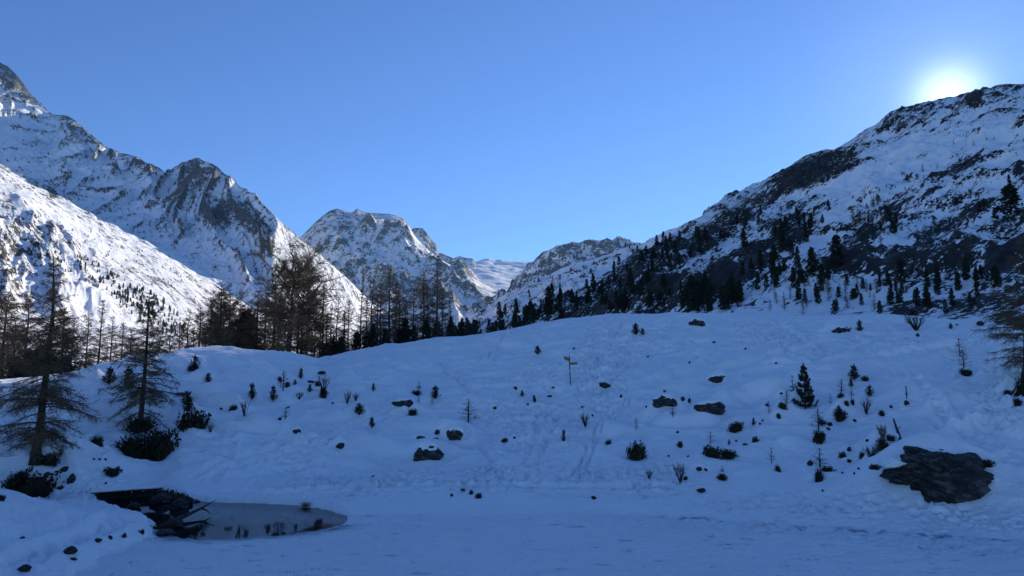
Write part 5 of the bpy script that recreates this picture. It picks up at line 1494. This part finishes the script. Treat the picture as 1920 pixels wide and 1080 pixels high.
M_POLE = mat_simple('weathered_pole', (0.03, 0.03, 0.032), (0.10, 0.10, 0.10), 8.0, 0.5)
M_YELLOW = mat_simple('yellow_sign_paint', (0.26, 0.14, 0.02), (0.36, 0.21, 0.03), 5.0, 0.5)
M_EDGE = mat_simple('dark_sign_edge', (0.02, 0.018, 0.015), (0.04, 0.035, 0.03), 9.0, 0.6)
M_PALE = mat_simple('pale_marker_plate', (0.45, 0.45, 0.45), (0.6, 0.6, 0.6), 9.0, 0.5)

def signpost():
    p = L_H.hit(1069.5, 721); u = p[1] / FPX
    e = link('hiking_signpost', None, None, p); e.rotation_euler = (0, -0.03, 0)
    Hh = 54 * u
    T = Tris(); T.tube([(0, 0, -0.3), (0, 0, Hh * 0.5), (0, 0, Hh)], [0.048, 0.046, 0.044], 10); link('pole', T.mesh('signpost_pole', [M_POLE], True), e)
    def board(L, h, tip):
        """pointed board along +x: dark back plate with a yellow face set in it"""
        def prism(L, h, tip, y0, y1):
            P = [(0, -h / 2), (L, -h / 2), (L + tip, 0), (L, h / 2), (0, h / 2)]
            V = [(x, y0, z) for x, z in P] + [(x, y1, z) for x, z in P]
            F = [(0, 1, 2), (0, 2, 3), (0, 3, 4), (5, 7, 6), (5, 8, 7), (5, 9, 8)]
            for i in range(5):
                j = (i + 1) % 5; F += [(i, i + 5, j + 5), (i, j + 5, j)]
            return V, F
        A, B = Tris(), Tris()
        A.add(*prism(L, h, tip, 0.0, 0.02))
        V, F = prism(L - 0.05, h - 0.05, tip * 0.85, -0.006, -0.002)
        B.add(np.array(V) + np.array([0.025, 0, 0]), F)
        return A.mesh('sign_plate', [M_EDGE]), B.mesh('sign_face', [M_YELLOW])
    a, b = board(0.58, 0.20, 0.10)
    o = link('direction_board', a, e, (0.04, -0.055, Hh * 0.715)); link('yellow_face', b, o)
    a, b = board(0.42, 0.28, 0.08)
    o = link('direction_board', a, e, (-0.03, -0.055, Hh * 0.855)); o.rotation_euler = (0, 0, 0); o.rotation_euler = (0.0, math.radians(205), 0.0)
    f = link('yellow_face', b, o)
    # the board hangs turned over, so its face goes on the camera side
    T = Tris(); T.tube([(0, 0, Hh * 0.44), (0, 0, Hh * 0.50)], [0.075, 0.075], 10); link('marker_plate', T.mesh('marker', [M_PALE], True), e)
    T = Tris(); T.tube([(0, 0, Hh * 0.945), (0, 0, Hh * 0.975)], [0.062, 0.062], 10); link('cap_ring', T.mesh('ring', [M_PALE], True), e)
    for z in (0.66, 0.77, 0.83, 0.90):
        T = Tris(); T.tube([(0, 0, Hh * z), (0, 0, Hh * z + 0.04)], [0.06, 0.06], 10); link('clamp', T.mesh('clamp', [M_POLE], True), e)
    tag(e, 'hiking signpost with two yellow direction boards standing in the snow', 'signpost')
signpost()

p = L_H.hit(1700, 747); u = p[1] / FPX
e = link('wooden_stake', None, None, p)
T = Tris(); T.tube([(0, 0, -0.2), (0.01, 0, 10 * u), (0.0, 0, 20 * u)], [0.035, 0.032, 0.03], 6); link('shaft', T.mesh('stake_shaft', [M_BARK], True), e)
T = Tris(); T.tube([(0, 0, 20 * u), (0.0, 0, 22.5 * u)], [0.05, 0.045], 6); link('tip', T.mesh('stake_tip', [M_BARK], True), e)
tag(e, 'thin upright wooden stake over a stone on the right slope', 'stake')

a, b = L_H.hit(1673, 800), L_H.hit(1688, 824)
e = link('leaning_log', None, None, b)
d = np.array([a[0] - b[0], a[1] - b[1] - 0.2, a[2] - b[2] + 0.45])
T = Tris(); T.tube([-0.2 * d, 0.3 * d + [0, 0, 0.03], 0.7 * d, d], [0.085, 0.08, 0.065, 0.05], 7); link('log', T.mesh('log_wood', [M_BARK], True), e)
T = Tris(); T.tube([0.45 * d, 0.45 * d + [0.18, -0.1, 0.2]], [0.03, 0.012], 5); link('stub', T.mesh('log_stub', [M_BARK], True), e)
tag(e, 'dark log leaning out of the snow above the big boulder', 'log')

# forked dead branch lying in the pool
def px_water(x, y, z=0.0):
    q = lake_pt(x, y, z); return np.array([q[0], q[1], z])
P = [px_water(300, 990, -0.12), px_water(322, 978, 0.0), px_water(350, 966, 0.12), px_water(377, 953, 0.22)]
P[1][1] -= 0.2
o0 = P[1].copy()
e = link('sunken_branch', None, None, o0)
T = Tris(); T.tube([q - o0 for q in P], [0.13, 0.11, 0.085, 0.055], 7); st = link('stem', T.mesh('branch_stem', [M_BARK], True), e)
T = Tris()
f0 = P[3] - o0
T.tube([f0, f0 + [0.25, 0.3, 0.16], f0 + [0.48, 0.5, 0.30]], [0.05, 0.03, 0.012], 5); link('fork', T.mesh('branch_fork', [M_BARK], True), e)
T = Tris(); T.tube([f0, f0 + [0.28, -0.1, -0.06], f0 + [0.55, -0.2, -0.22]], [0.05, 0.03, 0.015], 5); link('fork', T.mesh('branch_fork', [M_BARK], True), e)
tag(e, 'dead forked branch lying in the dark open water', 'branch')

# snow-laden plank ledge over the back corner of the pool
def ledge():
    A, B = lake_pt(178, 937), lake_pt(302, 928)
    o0 = np.array([A[0], A[1], 0.0])
    e = link('pool_ledge', None, None, o0)
    d = np.array([B[0] - A[0], B[1] - A[1], 0.0]); l = np.linalg.norm(d); d /= l
    n = np.array([-d[1], d[0], 0.0]) * (1 if d[0] > 0 else -1)
    k = 26
    t = np.linspace(-0.06, 1.02, k)
    def sheet(z0, z1, f0, f1, seed, mat, name, lump):
        T = Tris(); V = []
        for i, q in enumerate(t):
            w = lump * float(pn(q * 9.0 + seed, seed * 1.3, 5))
            c = d * q * l
            V += [c + n * f0 + [0, 0, z0], c + n * (f0 - 0.04 + w) + [0, 0, (z0 + z1) / 2], c + n * (f0 + 0.10 + w) + [0, 0, z1 + w * 0.6], c + n * f1 + [0, 0, z1 + w * 0.4], c + n * f1 + [0, 0, z0]]
        F = []
        for i in range(k - 1):
            for j in range(5):
                a, b2 = i * 5 + j, i * 5 + (j + 1) % 5
                F += [(a, b2, b2 + 5), (a, b2 + 5, a + 5)]
        for q in (0, (k - 1) * 5):
            F += [(q, q + 1, q + 2), (q, q + 2, q + 3), (q, q + 3, q + 4)]
        T.add(np.array(V), F); return link(name, T.mesh(name, [mat], True), e)
    sheet(0.30, 0.36, -0.05, 1.3, 2, M_EDGE, 'plank', 0.0)
    sheet(0.362, 0.52, -0.10, 1.5, 4, M_CAP, 'snow_cover', 0.10)
    tag(e, 'straight snow covered ledge above the black back corner of the pool', 'ledge')
ledge()

for x, y, w, h, lab in [(300, 940, 40, 20, 'dark wet boulder under the ledge at the back of the pool'), (335, 950, 34, 22, 'dark rock with grass at the back edge of the pool'), (250, 950, 26, 10, 'dark rock in the narrow left end of the pool'), (312, 1000, 34, 12, 'flat dark rock at the near left corner of the pool'), (330, 985, 26, 16, 'black rock standing in the pool below the sunken branch'), (358, 942, 12, 9, 'small dark stone on the far edge of the pool')]:
    q = px_water(x, y); u = q[1] / FPX; k = int(x) % 5
    o = link('pool_rock', STONES[k], None, q + np.array([0, 0, h * u * 0.15]), 0.3 * k, (w * u * 0.55, w * u * 0.5, h * u * 0.6))
    tag(o, lab, 'rock')
for x, y, w, h, lab in [(516, 1002, 15, 8, 'larger of two small stones at the near pool edge'), (531, 1000, 9, 5, 'smaller of two small stones at the near pool edge')]:
    q = px_water(x, y); u = q[1] / FPX
    o = link('pool_stone', STONES[int(x) % 5], None, q, 0.4, (w * u * 0.5, w * u * 0.5, h * u * 0.6)); tag(o, lab, 'stone')

def grass(x, y, w, h, label):
    q = L_H.hit(x, y)
    if q is None: return
    u = q[1] / FPX; rg = np.random.default_rng(int(x))
    e = link('grass_tuft', None, None, q)
    n = 70
    A = np.stack([rg.normal(0, w * u * 0.25, n), rg.normal(0, w * u * 0.2, n), np.full(n, -0.03)], 1)
    D = np.stack([rg.normal(0, 0.5, n), rg.normal(0, 0.5, n), np.full(n, 1.0)], 1)
    T = Tris(); T.spikes(A, A + D * (h * u * rg.uniform(0.5, 1.0, n))[:, None], 0.014); link('blades', T.mesh('grass_blades', [M_GRASS]), e)
    T = Tris(); B2 = A[:20]; T.spikes(B2, B2 + D[:20] * np.array([1.6, 1.6, 0.5]) * h * u * 0.5, 0.02); link('dead_leaves', T.mesh('grass_leaves', [M_GRASS]), e)
    tag(e, label, 'grass')
grass(338, 940, 16, 20, 'green yellow grass tuft on the dark rock behind the pool')
grass(575, 948, 20, 12, 'brown grass tuft at the right end of the pool bank')

# ------------------------------------------------------------------ valley haze
def haze():
    m = bpy.data.materials.new('valley_air'); m.use_nodes = True
    nt = m.node_tree; nt.nodes.clear()
    out = nt.nodes.new('ShaderNodeOutputMaterial'); v = nt.nodes.new('ShaderNodeVolumePrincipled')
    v.inputs['Color'].default_value = (0.30, 0.58, 1.0, 1)
    v.inputs['Density'].default_value = 0.000016
    v.inputs['Anisotropy'].default_value = 0.3
    nt.links.new(v.outputs['Volume'], out.inputs['Volume'])
    T = Tris(); box(T, (0, 6300, 1600), (26000, 12900, 3240))
    me = T.mesh('haze', [m]); o = link('haze', me); o['kind'] = 'stuff'
    o['label'] = 'thin blue valley haze in front of the far peaks'
haze()
